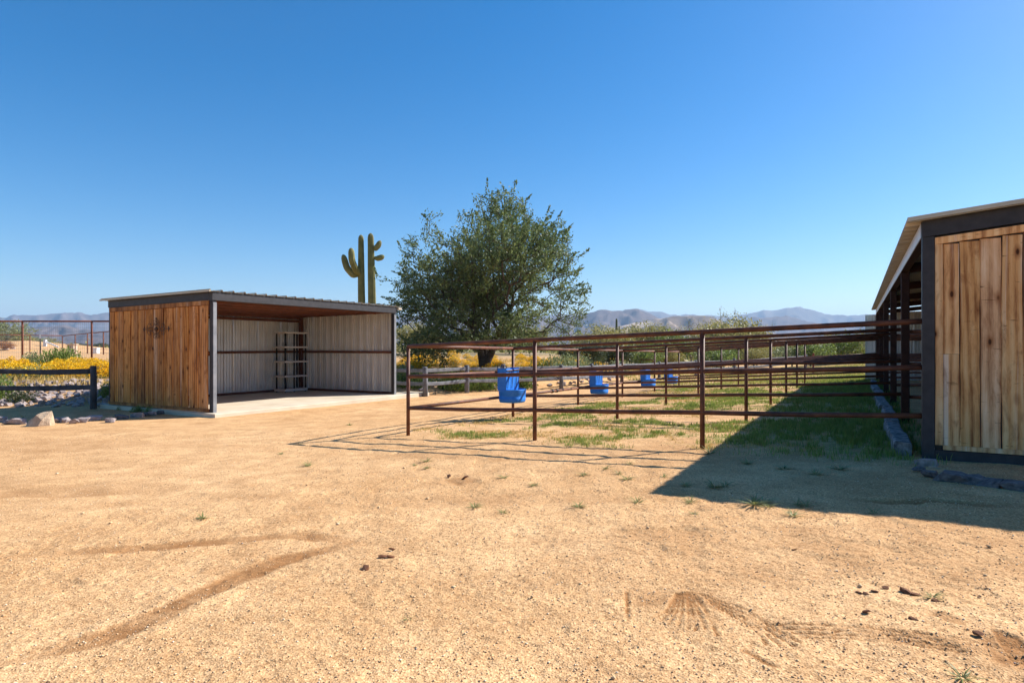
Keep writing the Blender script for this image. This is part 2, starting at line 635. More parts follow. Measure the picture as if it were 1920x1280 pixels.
band(G((-60, 1245), (80, 1222), (200, 1195), (310, 1148), (430, 1088), (520, 1050), (600, 1030), (690, 1012)), 0.12, 0.95, 0.008)
band(G((60, 1040), (300, 1022), (440, 1010), (560, 1000), (640, 1010), (720, 1022)), 0.10, 0.8, 0.006)
band(G((-40, 925), (120, 925), (260, 920)), 0.25, 0.45, 0.01)
band(G((1560, 930), (1660, 938), (1740, 936), (1830, 945), (1960, 952)), 0.10, 0.8, 0.018)
band(G((1130, 1105), (1200, 1120), (1290, 1112)), 0.13, 0.42, 0.003)
band(G((1300, 1112), (1400, 1155), (1490, 1200)), 0.10, 0.42, 0.003)
band(G((1440, 1178), (1600, 1185), (1750, 1198), (1890, 1218)), 0.08, 0.38, 0.003)
band(G((1860, 1180), (1905, 1215), (1960, 1260)), 0.15, 0.8, 0.008)
band(G((960, 1010), (1300, 1000), (1700, 1035), (1960, 1065)), 0.16, 0.30, 0.008)
band(G((1500, 950), (1200, 930), (900, 935), (600, 945)), 0.30, 0.22, 0.006)
band(G((1740, 1145), (1780, 1158), (1815, 1166)), 0.06, 0.8, 0.006)
band(G((880, 905), (850, 893)), 0.16, 0.7, 0.01)


gd = np.zeros_like(GX)


def groove(pts, width, depth):
    global damp_groove_shade, gd
    sel = (np.hypot(GX, GY) < 7)
    x, y = GX[sel], GY[sel]
    d, par, side, L = polydist(x, y, pts)
    m = np.exp(-(d / width) ** 2) * (0.35 + 0.65 * (vnoise(par * 22, par * 0 + 3.3, 9) > 0.40))
    gd[sel] = np.where(m > 0.25, np.minimum(gd[sel], -depth * m), np.maximum(gd[sel], 0.3 * depth * np.exp(-((d - 2.0 * width) / width) ** 2) * (gd[sel] >= 0)) + np.minimum(gd[sel], 0))
    damp_groove_shade[sel] = np.maximum(damp_groove_shade[sel], 1.5 * m)  # shade inside the grooves is painted into the soil colour


for e in ((1345, 1190), (1322, 1178), (1305, 1180), (1292, 1175), (1272, 1170), (1255, 1166), (1238, 1160), (1222, 1156)):
    groove(G((e[0] - (e[0] - 1285) * 0.75, 1112), (e[0] - (e[0] - 1290) * 0.4, 1145), e), 0.0072, 0.010)
for k in range(4):
    groove(G((1310 + k * 8, 1112 + k * 7), (1400 + k * 4, 1145 + k * 10), (1515 - k * 26, 1214 - k * 2)), 0.0072, 0.010)
groove(G((1175, 1110), (1177, 1165)), 0.009, 0.009)
for k in range(4):
    groove(G((1445 + 20 * k, 1169 + k * 8), (1620, 1174 + k * 8), (1780, 1193 + k * 7), (1885 - 10 * k, 1206 + k * 6)), 0.0072, 0.009)
for k in range(6):
    groove(G((1862 + k * 9, 1178 + k * 2), (1890 + k * 9, 1212), (1910 + k * 12, 1250)), 0.009, 0.010)
groove(G((1395, 1220), (1450, 1250)), 0.012, 0.006)

GZ += gd
ny, nx = GX.shape
gv = np.stack([GX, GY, GZ], -1).reshape(-1, 3)
ii = np.arange(ny * nx).reshape(ny, nx)
gf = np.stack([ii[:-1, :-1], ii[:-1, 1:], ii[1:, 1:], ii[1:, :-1]], -1).reshape(-1, 4)

m, n, l, p = mat_new('decomposed_granite')
tc = n.new('ShaderNodeTexCoord')
ov = tc.outputs['Object']
big = noise(n, l, ov, 0.35, 4, 0.6)
mid = noise(n, l, ov, 2.6, 5, 0.65)
c = ramp(n, l, big, [(0.3, (0.575, 0.338, 0.158)), (0.7, (0.69, 0.435, 0.225))])
c2 = ramp(n, l, mid, [(0.3, (0.78, 0.73, 0.68)), (0.68, (1.12, 1.13, 1.14))])
c = mixc(n, l, 1.0, c, c2, 'MULTIPLY')
vo = n.new('ShaderNodeTexVoronoi')
vo.inputs['Scale'].default_value = 115
l.new(ov, vo.inputs['Vector'])
sepc = n.new('ShaderNodeSeparateColor')
l.new(vo.outputs['Color'], sepc.inputs[0])
gr = ramp(n, l, sepc.outputs[0], [(0.0, (0.42, 0.34, 0.27)), (0.12, (0.72, 0.66, 0.60)), (0.45, (1.0, 0.98, 0.96)), (0.80, (1.08, 1.10, 1.12)), (1.0, (1.42, 1.50, 1.55))])
c = mixc(n, l, 0.75, c, gr, 'MULTIPLY')
fn = noise(n, l, ov, 46, 5, 0.75)
fr = ramp(n, l, fn, [(0.36, (0.62, 0.56, 0.50)), (0.52, (1.0, 1.0, 1.0)), (0.7, (1.12, 1.12, 1.12))])
c = mixc(n, l, 0.7, c, fr, 'MULTIPLY')
ad = n.new('ShaderNodeAttribute')
ad.attribute_name = 'damp_groove_shade'
c = mixc(n, l, ad.outputs['Fac'], c, (0.30, 0.140, 0.052))
ag = n.new('ShaderNodeAttribute')
ag.attribute_name = 'turf'
tm = noise(n, l, ov, 9, 4, 0.7)
tcol = ramp(n, l, tm, [(0.35, (0.13, 0.15, 0.040)), (0.6, (0.42, 0.34, 0.13))])
c = mixc(n, l, ag.outputs['Fac'], c, tcol)
af = n.new('ShaderNodeAttribute')
af.attribute_name = 'desert'
dn = noise(n, l, ov, 0.12, 5, 0.7)
dcol = ramp(n, l, dn, [(0.35, (0.17, 0.16, 0.085)), (0.62, (0.34, 0.25, 0.155))])
c = mixc(n, l, af.outputs['Fac'], c, dcol)
as_ = n.new('ShaderNodeAttribute')
as_.attribute_name = 'straw'
sn = noise(n, l, ov, 5, 5, 0.7)
scol = ramp(n, l, sn, [(0.35, (0.46, 0.31, 0.10)), (0.65, (0.64, 0.46, 0.18))])
c = mixc(n, l, as_.outputs['Fac'], c, scol)
l.new(c, p.inputs['Base Color'])
p.inputs['Roughness'].default_value = 0.95
p.inputs['Specular IOR Level'].default_value = 0.1
bh = mixc(n, l, 0.5, vo.outputs['Distance'], fn)
bump(n, l, p, bh, 0.6, 0.010)
M['sand'] = m
gm_ = mesh('ground', gv, gf, M['sand'], smooth=True)


def attr(me, name, vals):
    a = me.attributes.new(name, 'FLOAT', 'POINT')
    a.data.foreach_set('value', np.ascontiguousarray(vals, np.float32).ravel())


gxf, gyf = gv[:, 0], gv[:, 1]
worn = 0.24 * sstep(0.50, 0.72, fbm(gxf * 0.28 + gyf * 0.10, gyf * 1.25, 4, 91)) * (1 - sstep(14, 24, np.hypot(gxf, gyf)))
worn *= 0.45 + 0.9 * fbm(gxf * 3.1, gyf * 3.1, 3, 95)
attr(gm_, 'damp_groove_shade', np.clip(np.maximum(damp_groove_shade.ravel(), worn), 0, 1))
attr(gm_, 'turf', np.clip(grass_amount(gxf, gyf), 0, 1) * 0.75)
dline = gyf - np.interp(gxf, FX, FY)
far_r = sstep(2.5, 9, gxf)
arena = (1 - sstep(-16, -8, gxf)) * sstep(11, 15, dline)
desert = np.maximum(sstep(8, 26, dline) * (1 - arena), sstep(95, 150, gyf))
attr(gm_, 'desert', np.clip(desert, 0, 1) * 0.95)
straw = sstep(1.6, 2.8, dline) * (1 - sstep(9, 13, dline)) * sstep(0.35, 0.6, fbm(gxf * 0.6, gyf * 0.6, 3, 77))
attr(gm_, 'straw', straw * 0.85)
g_ob = part('ground', gm_)
tag(g_ob, 'tan gravelly sand yard with faint tyre tracks', 'ground', kind='structure')


# ------------------------------------------------------------------ mountains
def mountain(label, D, depth, profile, colors, seed, rough=0.16, cs=0.004):
    px = np.array([q[0] for q in profile], float)
    h = np.array([(HZ - q[1]) / F * D for q in profile], float)
    X = (px - 960) / F * D
    xx = np.linspace(X[0], X[-1], int((X[-1] - X[0]) / (D * 0.0042)))
    tt = np.linspace(-1, 0.75, 60)
    A, B = np.meshgrid(xx, tt)
    ridge = np.interp(A, X, h)
    k = np.ones(9) / 9
    ridge_s = np.convolve(np.pad(np.interp(xx, X, h), 4, 'edge'), np.ones(5) / 5, 'same')[4:-4]
    ridge = np.broadcast_to(ridge_s, A.shape)
    shape = np.where(B < 0, (1 + B), (1 - B / 0.75))
    s = np.clip(shape, 0, 1)
    s = s ** 1.15
    sp = fbm(A / (D * 0.035), B * 2.2 + A / (D * 0.2), 5, seed, True)
    sp2 = fbm(A / (D * 0.010), B * 6, 4, seed + 4, True)
    Z = ridge * s * (1 + (sp - 0.55) * 1.3 * (1 - s ** 2)) + ridge * (sp2 - 0.5) * rough * (0.3 + 0.7 * (1 - s)) * (s > 0.02)
    Z += ridge * (fbm(A / (D * 0.012), A * 0 + 2.2, 4, seed + 9) - 0.5) * 0.09 * s
    edge = sstep(0, 0.05, (A - X[0]) / (X[-1] - X[0])) * (1 - sstep(0.95, 1, (A - X[0]) / (X[-1] - X[0])))
    Z = Z * edge - 14 * (1 - s) ** 3
    scale = (D + B * depth) / D
    V = np.stack([A * scale, D + B * depth, Z + 0.0], -1).reshape(-1, 3)
    a, b = A.shape
    q = np.arange(a * b).reshape(a, b)
    f = np.stack([q[:-1, :-1], q[:-1, 1:], q[1:, 1:], q[1:, :-1]], -1).reshape(-1, 4)
    m_, n_, l_, p_ = mat_new('mountain_rock')
    t_ = n_.new('ShaderNodeTexCoord')
    f1 = noise(n_, l_, t_.outputs['Object'], cs, 6, 0.65)
    cc = ramp(n_, l_, f1, colors)
    l_.new(cc, p_.inputs['Base Color'])
    p_.inputs['Roughness'].default_value = 1.0
    p_.inputs['Specular IOR Level'].default_value = 0.0
    o = part('mountain_range', mesh('mountain_range', V, f, m_, smooth=True))
    tag(o, label, 'mountain', kind='structure')
    return o


brown = [(0.3, (0.075, 0.062, 0.062)), (0.6, (0.15, 0.115, 0.105)), (0.8, (0.22, 0.165, 0.14))]
mesa = [(0.3, (0.11, 0.085, 0.060)), (0.52, (0.20, 0.145, 0.10)), (0.57, (0.52, 0.40, 0.30)), (0.75, (0.58, 0.46, 0.36))]
bluec = [(0.3, (0.10, 0.085, 0.07)), (0.7, (0.20, 0.16, 0.12))]
mountain('faint blue far mountain ridge with a broad humped summit', 6500, 1500,
         [(-900, 600), (-400, 596), (0, 596), (300, 596), (700, 592), (1000, 590), (1150, 586), (1195, 577), (1230, 583), (1265, 590), (1300, 588), (1330, 590), (1365, 593), (1392, 590), (1405, 587),
          (1430, 582), (1460, 580), (1488, 576), (1508, 576.5), (1530, 582), (1552, 589), (1590, 590), (1640, 588), (1700, 592), (1900, 585), (2300, 590), (2800, 600)], bluec, 3, 0.06, 0.0015)
mountain('brown-purple mountain with eroded spurs beside the big tree', 3300, 900,
         [(820, 620), (900, 606), (980, 597), (1050, 592), (1100, 588), (1125, 580), (1160, 582), (1182, 578), (1196, 577), (1212, 585), (1235, 594), (1270, 604), (1310, 614), (1360, 630), (1400, 640)], brown, 13, 0.2)
mountain('dark low double hill in front of the blue ridge', 3900, 800,
         [(1290, 640), (1340, 625), (1370, 610), (1395, 597), (1415, 590), (1438, 597), (1452, 592), (1470, 591), (1484, 593), (1505, 600), (1530, 605), (1570, 612), (1620, 606), (1680, 600), (1800, 606), (1900, 630)], brown, 23, 0.2)
mountain('low mesa with pale sandy patches', 2300, 700,
         [(1040, 642), (1100, 625), (1150, 613), (1190, 604), (1230, 597), (1265, 592), (1300, 590), (1328, 591), (1342, 598), (1375, 608), (1420, 618), (1480, 630), (1600, 640), (1700, 645)], mesa, 33, 0.14, 0.0055)
mountain('long purple mountain ridge above the mesh fence', 4600, 1100,
         [(-1000, 612), (-500, 606), (-200, 600), (0, 595), (25, 591), (45, 588), (75, 590), (90, 588), (125, 586), (150, 586), (170, 590), (195, 586), (230, 584), (300, 590), (420, 588), (560, 594), (700, 596), (800, 592), (900, 606), (980, 622)], brown, 43, 0.16, 0.003)
mountain('low dark butte behind the mesh fence', 2300, 600,
         [(-700, 635), (-300, 630), (0, 620), (50, 614), (85, 611), (108, 611), (122, 605), (134, 610), (150, 616), (206, 622), (300, 624), (500, 630), (700, 640), (820, 646)], brown, 53, 0.2)

# ------------------------------------------------------------------ ribbed sheet
RIB = [(0.0, 0.045), (0.016, 0.045), (0.030, 0.0), (0.088, 0.0), (0.096, 0.017), (0.112, 0.017), (0.120, 0.0), (0.188, 0.0), (0.196, 0.017), (0.212, 0.017), (0.220, 0.0), (0.275, 0.0), (0.289, 0.045)]


def sheet_mesh(name, W, H, mat, thick=0.004, nseg=1):
    """ribbed sheet W wide (x), H long (z), ribs along z standing out towards -y"""
    prof = []
    x0 = 0.0
    while x0 < W - 1e-6:
        for a, b in RIB:
            if x0 + a <= W + 1e-6:
                prof.append((x0 + a, -b))
        x0 += 0.305
    if prof[-1][0] < W - 0.004:
        prof.append((W, prof[-1][1] if prof[-1][1] > -0.03 else -0.038))
    prof = np.array(prof)
    k = len(prof)
    v = []
    for z in np.linspace(0, H, nseg + 1):
        for a, b in prof:
            v.append((a, b, z))
        for a, b in prof:
            v.append((a, b + thick, z))
    f = []
    S = 2 * k
    for s in range(nseg):
        for i in range(k - 1):
            f.append((s * S + i, s * S + i + 1, (s + 1) * S + i + 1, (s + 1) * S + i))
            f.append((s * S + k + i + 1, s * S + k + i, (s + 1) * S + k + i, (s + 1) * S + k + i + 1))
        for i in (0, k - 1):
            q = (s * S + i, (s + 1) * S + i, (s + 1) * S + k + i, s * S + k + i)
            f.append(q if i == 0 else tuple(reversed(q)))
    for i in range(k - 1):
        f.append((i + 1, i, k + i, k + i + 1))
        o = nseg * S
        f.append((o + i, o + i + 1, o + k + i + 1, o + k + i))
    return mesh(name, v, f, mat)


def plank_mesh(name, W, H, T, mat, seed, wav=0.004, ch=0.004, nseg=10):
    """vertical board: x 0..W, y 0..T (face at y=0 looking to -y), z 0..H"""
    r = np.random.default_rng(seed)
    v = []
    ph = r.random(4) * 6
    for i in range(nseg + 1):
        z = H * i / nseg
        l_ = wav * (math.sin(ph[0] + 2.1 * z) + 0.5 * r.normal())
        r_ = W + wav * (math.sin(ph[1] + 1.7 * z) + 0.5 * r.normal())
        b = 0.5 * wav * math.sin(ph[2] + 1.3 * z)
        for a, c in ((l_ + ch, b), (r_ - ch, b), (r_, b + ch), (r_, T), (l_, T), (l_, b + ch)):
            v.append((a, c, z))
    f = []
    for i in range(nseg):
        for k in range(6):
            j = (k + 1) % 6
            f.append((i * 6 + k, i * 6 + j, (i + 1) * 6 + j, (i + 1) * 6 + k))
    f.append((5, 4, 3, 2, 1, 0))
    f.append(tuple(nseg * 6 + k for k in range(6)))
    return mesh(name, v, f, mat)


# ------------------------------------------------------------------ left shelter
sh = thing('open_shelter', 'open-fronted ribbed metal shelter with brown board side wall on a concrete slab', 'shelter',
           (SH0[0], SH0[1], SHZ), math.atan2(SHX[1], SHX[0]))
HF = 2.77                        # height of fascia top above slab, front
DROP = 0.05
# slab (a step above the ground) and the apron at its far end
mb = MB()
mb.box((-0.14, -0.30, -0.30), (SHL + 0.14, SHD + 0.15, 0.0), 0.015)
slab = mb.build('slab', M['concrete'], sh)
MB().box((SHL + 0.145, -0.30, -0.30), (SHL + 1.35, 0.55, -0.004), 0.012).build('apron', M['concrete'], sh)
slab['label'] = 'pale concrete slab floor'
for x in (2.2, 4.4):
    MB().box((x, -0.29, -0.002), (x + 0.012, SHD, 0.0015)).build('joint', M['concrete_edge'], slab)
PW = 0.105
for (x, y, mt) in ((0, 0, 'steel_dark'), (SHL - PW, 0, 'steel_dark'), (0, SHD - PW, 'steel_dark'), (SHL - PW, SHD - PW, 'oxide')):
    h = HF - 0.18 - (DROP * y / SHD)
    MB().box((x, y, 0.0), (x + PW, y + PW, h), 0.006).build('post', M[mt], sh)
# grey strips that paint the sunlit face onto the two front posts
MB().box((0.010, -0.022, 0.0), (PW - 0.004, -0.002, HF - 0.24), 0.004).build('post_lit_face', M['grey_steel'], sh)
MB().box((SHL - PW + 0.006, -0.022, 0.0), (SHL - 0.006, -0.002, HF - 0.24), 0.004).build('post_lit_face', M['grey_steel'], sh)
# fascia beams
MB().box((-0.012, -0.026, HF - 0.195), (SHL + 0.012, 0.10, HF), 0.006).build('fascia_beam', M['steel_dark'], sh)
mb = MB()
zz0, zz1 = HF - 0.195, HF
v = []
for y, dz in ((0.103, DROP * 0.103 / SHD), (SHD + 0.01, DROP)):
    for x in (-0.016, 0.085):
        for z in (zz0 + 0.012, zz1 - 0.003):
            v.append((x, y, z - dz))
bxf = [(0, 1, 3, 2), (4, 6, 7, 5), (0, 4, 5, 1), (2, 3, 7, 6), (0, 2, 6, 4), (1, 5, 7, 3)]
MB().add(v, bxf).build('fascia_beam', M['steel_dark'], sh)
v2 = [(a + SHL - 0.069, b, c_) for a, b, c_ in v]
MB().add(v2, bxf).build('fascia_beam', M['oxide'], sh)
MB().box((0.10, SHD - 0.10, HF - 0.25 - DROP), (SHL - 0.10, SHD - 0.004, HF - DROP - 0.02), 0.005).build('header_beam', M['oxide'], sh)
for k in range(4):
    y = 0.75 + k * 0.86
    MB().box((0.09, y, HF - 0.20 - DROP * y / SHD), (SHL - 0.08, y + 0.06, HF - 0.03 - DROP * y / SHD), 0.004).build('purlin', M['oxide'], sh)
# walls: back and right-hand side in ribbed sheet, seen from inside
back = sheet_mesh('wall_sheet', 0.915, HF - 0.12, M['sheet'])
k = 0
x = 0.03
while x < SHL - 0.06:
    wdt = min(0.915, SHL - 0.02 - x)
    me = back if wdt > 0.9 else sheet_mesh('wall_sheet', wdt, HF - 0.12, M['sheet'])
    part('wall_sheet', me, sh, (x, SHD + 0.045, 0.02))
    x += 0.9195
side = sheet_mesh('wall_sheet', 0.915, HF - 0.10, M['sheet'])
y = 0.03
while y < SHD - 0.06:
    wdt = min(0.915, SHD - 0.01 - y)
    me = side if wdt > 0.9 else sheet_mesh('wall_sheet', wdt, HF - 0.10, M['sheet'])
    part('wall_sheet', me, sh, (SHL + 0.045, y + wdt, 0.02), (0, 0, R(-90)))
    y += 0.9195
for z, hh in ((0.0, 0.07), (1.30, 0.075)):
    MB().box((PW, SHD - 0.055, z), (SHL - PW, SHD + 0.005, z + hh), 0.004).build('girt', M['oxide'], sh)
    MB().box((SHL - 0.06, PW, z), (SHL + 0.004, SHD - PW, z + hh), 0.004).build('girt', M['oxide'], sh)
    MB().box((0.045, PW, z), (0.10, SHD - PW, z + hh), 0.004).build('girt', M['oxide'], sh)
MB().box((0.10, SHD - 0.055, 2.36), (SHL - PW, SHD + 0.005, 2.44), 0.004).build('girt', M['oxide'], sh)
# side wall of vertical boards (face to local -x)
bx0 = -0.036
y = 0.115
i = 0
rr_ = np.random.default_rng(31)
while y < SHD - 0.14:
    wdt = min(float(rr_.uniform(0.125, 0.235)), SHD - 0.125 - y)
    if SHD - 0.125 - (y + wdt) < 0.06:
        wdt = SHD - 0.125 - y
    hb = HF - 0.195 - 0.115 - DROP * (y / SHD) - 0.075
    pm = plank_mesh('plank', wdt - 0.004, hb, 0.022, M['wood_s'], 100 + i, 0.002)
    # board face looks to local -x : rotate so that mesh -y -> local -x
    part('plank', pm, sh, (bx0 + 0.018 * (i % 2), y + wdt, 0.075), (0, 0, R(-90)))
    y += wdt
    i += 1
def beam_yz(y0, y1, za, zb, h, x0, x1):
    return [(x, y, z) for y, zt in ((y0, za), (y1, zb)) for x in (x0, x1) for z in (zt, zt + h)]
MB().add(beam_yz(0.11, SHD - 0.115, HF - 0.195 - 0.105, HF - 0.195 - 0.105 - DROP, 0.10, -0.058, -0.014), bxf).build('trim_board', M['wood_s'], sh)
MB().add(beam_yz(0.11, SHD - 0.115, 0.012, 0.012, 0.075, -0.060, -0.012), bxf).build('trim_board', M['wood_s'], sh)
# roof sheets, ribs run front to back
RL = SHD + 0.28
sl_ = math.atan2(DROP, SHD)
x = -0.10
rs = sheet_mesh('roof_sheet', 0.915, RL, M['roof'])
while x < SHL + 0.05:
    wdt = min(0.915, SHL + 0.17 - x)
    me = rs if wdt > 0.9 else sheet_mesh('roof_sheet', wdt, RL, M['roof'])
    # sheet: x across, z -> back (+y), ribs (-y) -> up
    part('roof_sheet', me, sh, (x, -0.06, HF + 0.012), (R(-90) - sl_, 0, 0))
    x += 0.9195
MB().add(beam_yz(-0.08, RL - 0.06, HF - 0.004, HF - 0.004 - DROP * 1.07, 0.036, -0.125, -0.098), bxf).build('rake_trim', M['roof'], sh)
MB().box((SHL + 0.04, -0.08, HF - 0.085), (SHL + 0.20, 0.06, HF - 0.015), 0.004).build('gutter_end', M['roof'], sh)

# iron scroll ornament hung on the boards
orn = thing('wall_ornament', 'dark wrought-iron scroll ornament hung on the brown board wall', 'ornament',
            tuple(SH0 + SHY * 2.06 + SHX * -0.075) + (SHZ + 1.94,), math.atan2(SHX[1], SHX[0]) - R(90))


def spiral(cx, cz, r0, turns, a0, sgn=1, n=26):
    t = np.linspace(0, 1, n)
    a = a0 + sgn * turns * 2 * math.pi * t
    r = r0 * (1 - 0.86 * t)
    return np.stack([cx + r * np.cos(a), np.zeros(n), cz + r * np.sin(a)], 1)


for sx in (-1, 1):
    for sz in (-1, 1):
        MB().tube(spiral(0.27 * sx, 0.065 * sz, 0.125, 1.3, math.atan2(-sz * 1.0, -sx * 0.9), sx * sz), 0.0065, 6).build('scroll', M['iron'], orn, True)
        MB().tube(spiral(0.075 * sx, 0.16 * sz, 0.075, 1.2, math.atan2(-sz, -sx * 0.6), -sx * sz), 0.006, 6).build('scroll', M['iron'], orn, True)
    t = np.linspace(-1, 1, 16)
    MB().tube(np.stack([0.05 * sx + sx * 0.12 * (1 - t ** 2), t * 0, 0.12 * t], 1), 0.008, 6).build('scroll', M['iron'], orn, True)
    MB().tube([(0.36 * sx, 0, 0), (0.50 * sx, 0, 0)], 0.008, 6).build('bar', M['iron'], orn)
    t = np.linspace(0, 2 * math.pi, 9)[:-1]
    leafp = MB().tube([(0.50 * sx, 0, -0.07), (0.515 * sx, 0, 0), (0.50 * sx, 0, 0.07)], [0.004, 0.022, 0.004], 6)
    leafp.build('finial', M['iron'], orn)
MB().tube([(0, 0.006, -0.06), (0, -0.004, 0), (0, 0.006, 0.06)], [0.012, 0.05, 0.012], 8).build('boss', M['iron'], orn, True)
MB().tube([(0, 0, -0.25), (0, 0, 0.25)], 0.007, 6).build('bar', M['iron'], orn)
MB().tube([(0, 0, 0.22), (0, 0, 0.25), (0, 0, 0.29)], [0.004, 0.022, 0.004], 6).build('finial', M['iron'], orn)

# storage shelves in the back corner
sx0, sx1, sy0, sy1 = 5.10, 6.05, 3.58, 4.10
shf = thing('shelving_unit', 'five-tier resin shelving unit with black uprights in the shelter corner', 'shelves',
            tuple(SH0 + SHX * sx0 + SHY * sy0) + (SHZ,), math.atan2(SHX[1], SHX[0]))
for z in (0.03, 0.50, 0.985, 1.47, 1.95):
    t_ = 0.085 if z < 0.1 else 0.055
    MB().box((0, 0, z), (sx1 - sx0, sy1 - sy0, z + t_), 0.006).build('shelf', M['shelf'], shf)
zs = [0.0, 0.03, 0.115, 0.50, 0.555, 0.985, 1.04, 1.47, 1.525, 1.95]
for lx in (0.05, 0.42, 0.90):
    for ly in (0.05, 0.46):
        for a, b in ((0.115, 0.50), (0.555, 0.985), (1.04, 1.47), (1.525, 1.95)):
            MB().tube([(lx, ly, a), (lx, ly, b)], 0.026, 10).build('upright', M['shelf_leg'], shf, True)
        MB().tube([(lx, ly, 0.0), (lx, ly, 0.03)], 0.026, 8).build('foot', M['shelf_leg'], shf)

# ------------------------------------------------------------------ barn
BZ = 0.27
BL = 18.15
BD = 4.2
EH = 2.595                        # eave height above BZ
PIT = 0.095
BROT = math.atan2(BX[1], BX[0])
barn = thing('barn', 'long open-sided horse barn with rough board end wall and ribbed metal roof', 'barn', (BARN[0], BARN[1], BZ), BROT)
BP = 0.115


def rz(x):
    return EH + PIT * x


for k in range(6):
    y = k * STEP
    if k == 0:
        MB().box((-BP / 2, -BP / 2, -0.2), (BP / 2, BP / 2, rz(0) - 0.175), 0.006).build('post', M['steel_dark'], barn)
    else:
        MB().box((-BP / 2, y - BP / 2, -0.25), (BP / 2, y + BP / 2, rz(0) - 0.175), 0.006).build('post', M['rust_dark'], barn)
    MB().box((BD - BP, y - BP / 2, -0.25), (BD, y + BP / 2, rz(BD) - 0.18), 0.006).build('post', M['steel_dark'], barn)
    if k > 0:
        vv = [(x, yy, rz(x) - d) for x in (BP / 2 + 0.001, BD - BP) for yy in (y - 0.05, y + 0.05) for d in (0.19, 0.045)]
        MB().add(vv, bxf).build('rafter', M['rust_dark'], barn)
        for zr in (0.46, 0.98, 1.50):
            MB().tube([(BP / 2, y, zr - 0.03), (BD - BP, y, zr + 0.02)], 0.030, 8).build('rail', M['pipe'], barn, True)
# front fascia above the board wall, rising with the roof
vv = [(x, yy, rz(x) - d) for x in (-BP / 2 - 0.004, BD + 0.05) for yy in (-BP / 2 - 0.012, BP / 2) for d in (0.172, 0.0)]
MB().add(vv, bxf).build('fascia_beam', M['steel_dark'], barn)
# eave beam along the open side: white metal trim outside
MB().box((-0.055, BP / 2 + 0.002, EH - 0.172), (0.045, BL + 0.06, EH - 0.028), 0.004).build('eave_beam', M['rust_dark'], barn)
MB().box((-0.064, BP / 2 + 0.004, EH - 0.165), (-0.057, BL + 0.06, EH - 0.012)).build('eave_trim', M['trim_white'], barn)
for x in (0.85, 1.7, 2.55, 3.4):
    vv = [(xx, yy, rz(x) - d) for xx in (x, x + 0.06) for yy in (BP / 2 + 0.002, BL) for d in (0.055, 0.001)]
    MB().add(vv, bxf).build('purlin', M['oxide'], barn)
# roof sheets: ribs run along local x (down the slope)
ang = math.atan(PIT)
RW = BD + 0.38
rs = sheet_mesh('roof_sheet', 0.915, RW / math.cos(ang), M['roof'])
y = -0.16
while y < BL + 0.1:
    wdt = min(0.915, BL + 0.2 - y)
    me = rs if wdt > 0.9 else sheet_mesh('roof_sheet', wdt, RW, M['roof'])
    o = part('roof_sheet', me, barn)
    # mesh x -> +y (along barn), mesh z -> +x up the slope, mesh -y -> up
    ex = Vector((0, 1, 0))
    ez = Vector((math.cos(ang), 0, math.sin(ang)))
    ey = ez.cross(ex)
    o.matrix_local = Matrix.Translation((-0.20, y, rz(-0.20) + 0.042)) @ Matrix((ex, ey, ez)).transposed().to_4x4()
    y += 0.9195
# thin rake trim on the front edge of the roof
vv = [(x, yy, rz(x) + d) for x in (-0.20, BD + 0.2) for yy in (-0.185, -0.150) for d in (0.006, 0.050)]
MB().add(vv, bxf).build('rake_trim', M['roof'], barn)
# back and far-end walls in ribbed sheet
bw = sheet_mesh('wall_sheet', 0.915, rz(BD) - 0.04, M['sheet'])
y = 0.0
while y < BL - 0.02:
    wdt = min(0.915, BL - y)
    me = bw if wdt > 0.9 else sheet_mesh('wall_sheet', wdt, rz(BD) - 0.04, M['sheet'])
    part('wall_sheet', me, barn, (BD + 0.045, y + wdt, -0.05), (0, 0, R(-90)))
    y += 0.9195
for z in (0.0, 1.2, 2.3):
    MB().box((BD - 0.05, BP / 2, z), (BD + 0.004, BL - 0.06, z + 0.07), 0.004).build('girt', M['oxide'], barn)
x = -0.40
while x < BD:
    wdt = min(0.915, BD + 0.03 - x)
    part('wall_sheet', sheet_mesh('wall_sheet', wdt, rz(x) - 0.03, M['sheet']), barn, (x, BL + 0.11, -0.12))
    x += 0.9195
# front wall of rough boards
x = BP / 2 + 0.002
MB().box((x, -0.052, 0.175), (x + 0.070, -0.006, rz(x) - 0.172 - 0.100), 0.004)
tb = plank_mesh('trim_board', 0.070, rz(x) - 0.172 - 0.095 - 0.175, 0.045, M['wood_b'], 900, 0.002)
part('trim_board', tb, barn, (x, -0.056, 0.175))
x += 0.072
i = 0
widths = [0.150, 0.178, 0.178, 0.176, 0.180, 0.150, 0.19, 0.17, 0.175, 0.16, 0.18, 0.17, 0.19, 0.175, 0.17, 0.18, 0.17, 0.17, 0.18, 0.17, 0.18, 0.18, 0.18]
for wdt in widths:
    if x + wdt > BD - 0.02:
        break
    top = rz(x) - 0.172 - 0.105
    if i == 0:
        sp = 1.15
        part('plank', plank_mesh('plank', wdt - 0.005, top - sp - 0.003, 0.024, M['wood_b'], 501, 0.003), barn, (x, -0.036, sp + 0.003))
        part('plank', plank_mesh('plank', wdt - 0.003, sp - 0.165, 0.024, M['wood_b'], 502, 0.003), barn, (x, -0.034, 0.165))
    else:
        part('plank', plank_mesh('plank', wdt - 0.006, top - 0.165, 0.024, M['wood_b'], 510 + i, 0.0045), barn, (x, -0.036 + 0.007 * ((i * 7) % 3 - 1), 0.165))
    x += wdt
    i += 1
xe = x
vv = [(x_, y_, z_) for x_ in (BP / 2, xe) for y_ in (-0.004, -0.001) for z_ in (0.13, rz(x_) - 0.18)]
MB().add(vv, bxf).build('added_backing', M['steel_dark'], barn)  # dark sheet added to stop sky showing between the boards


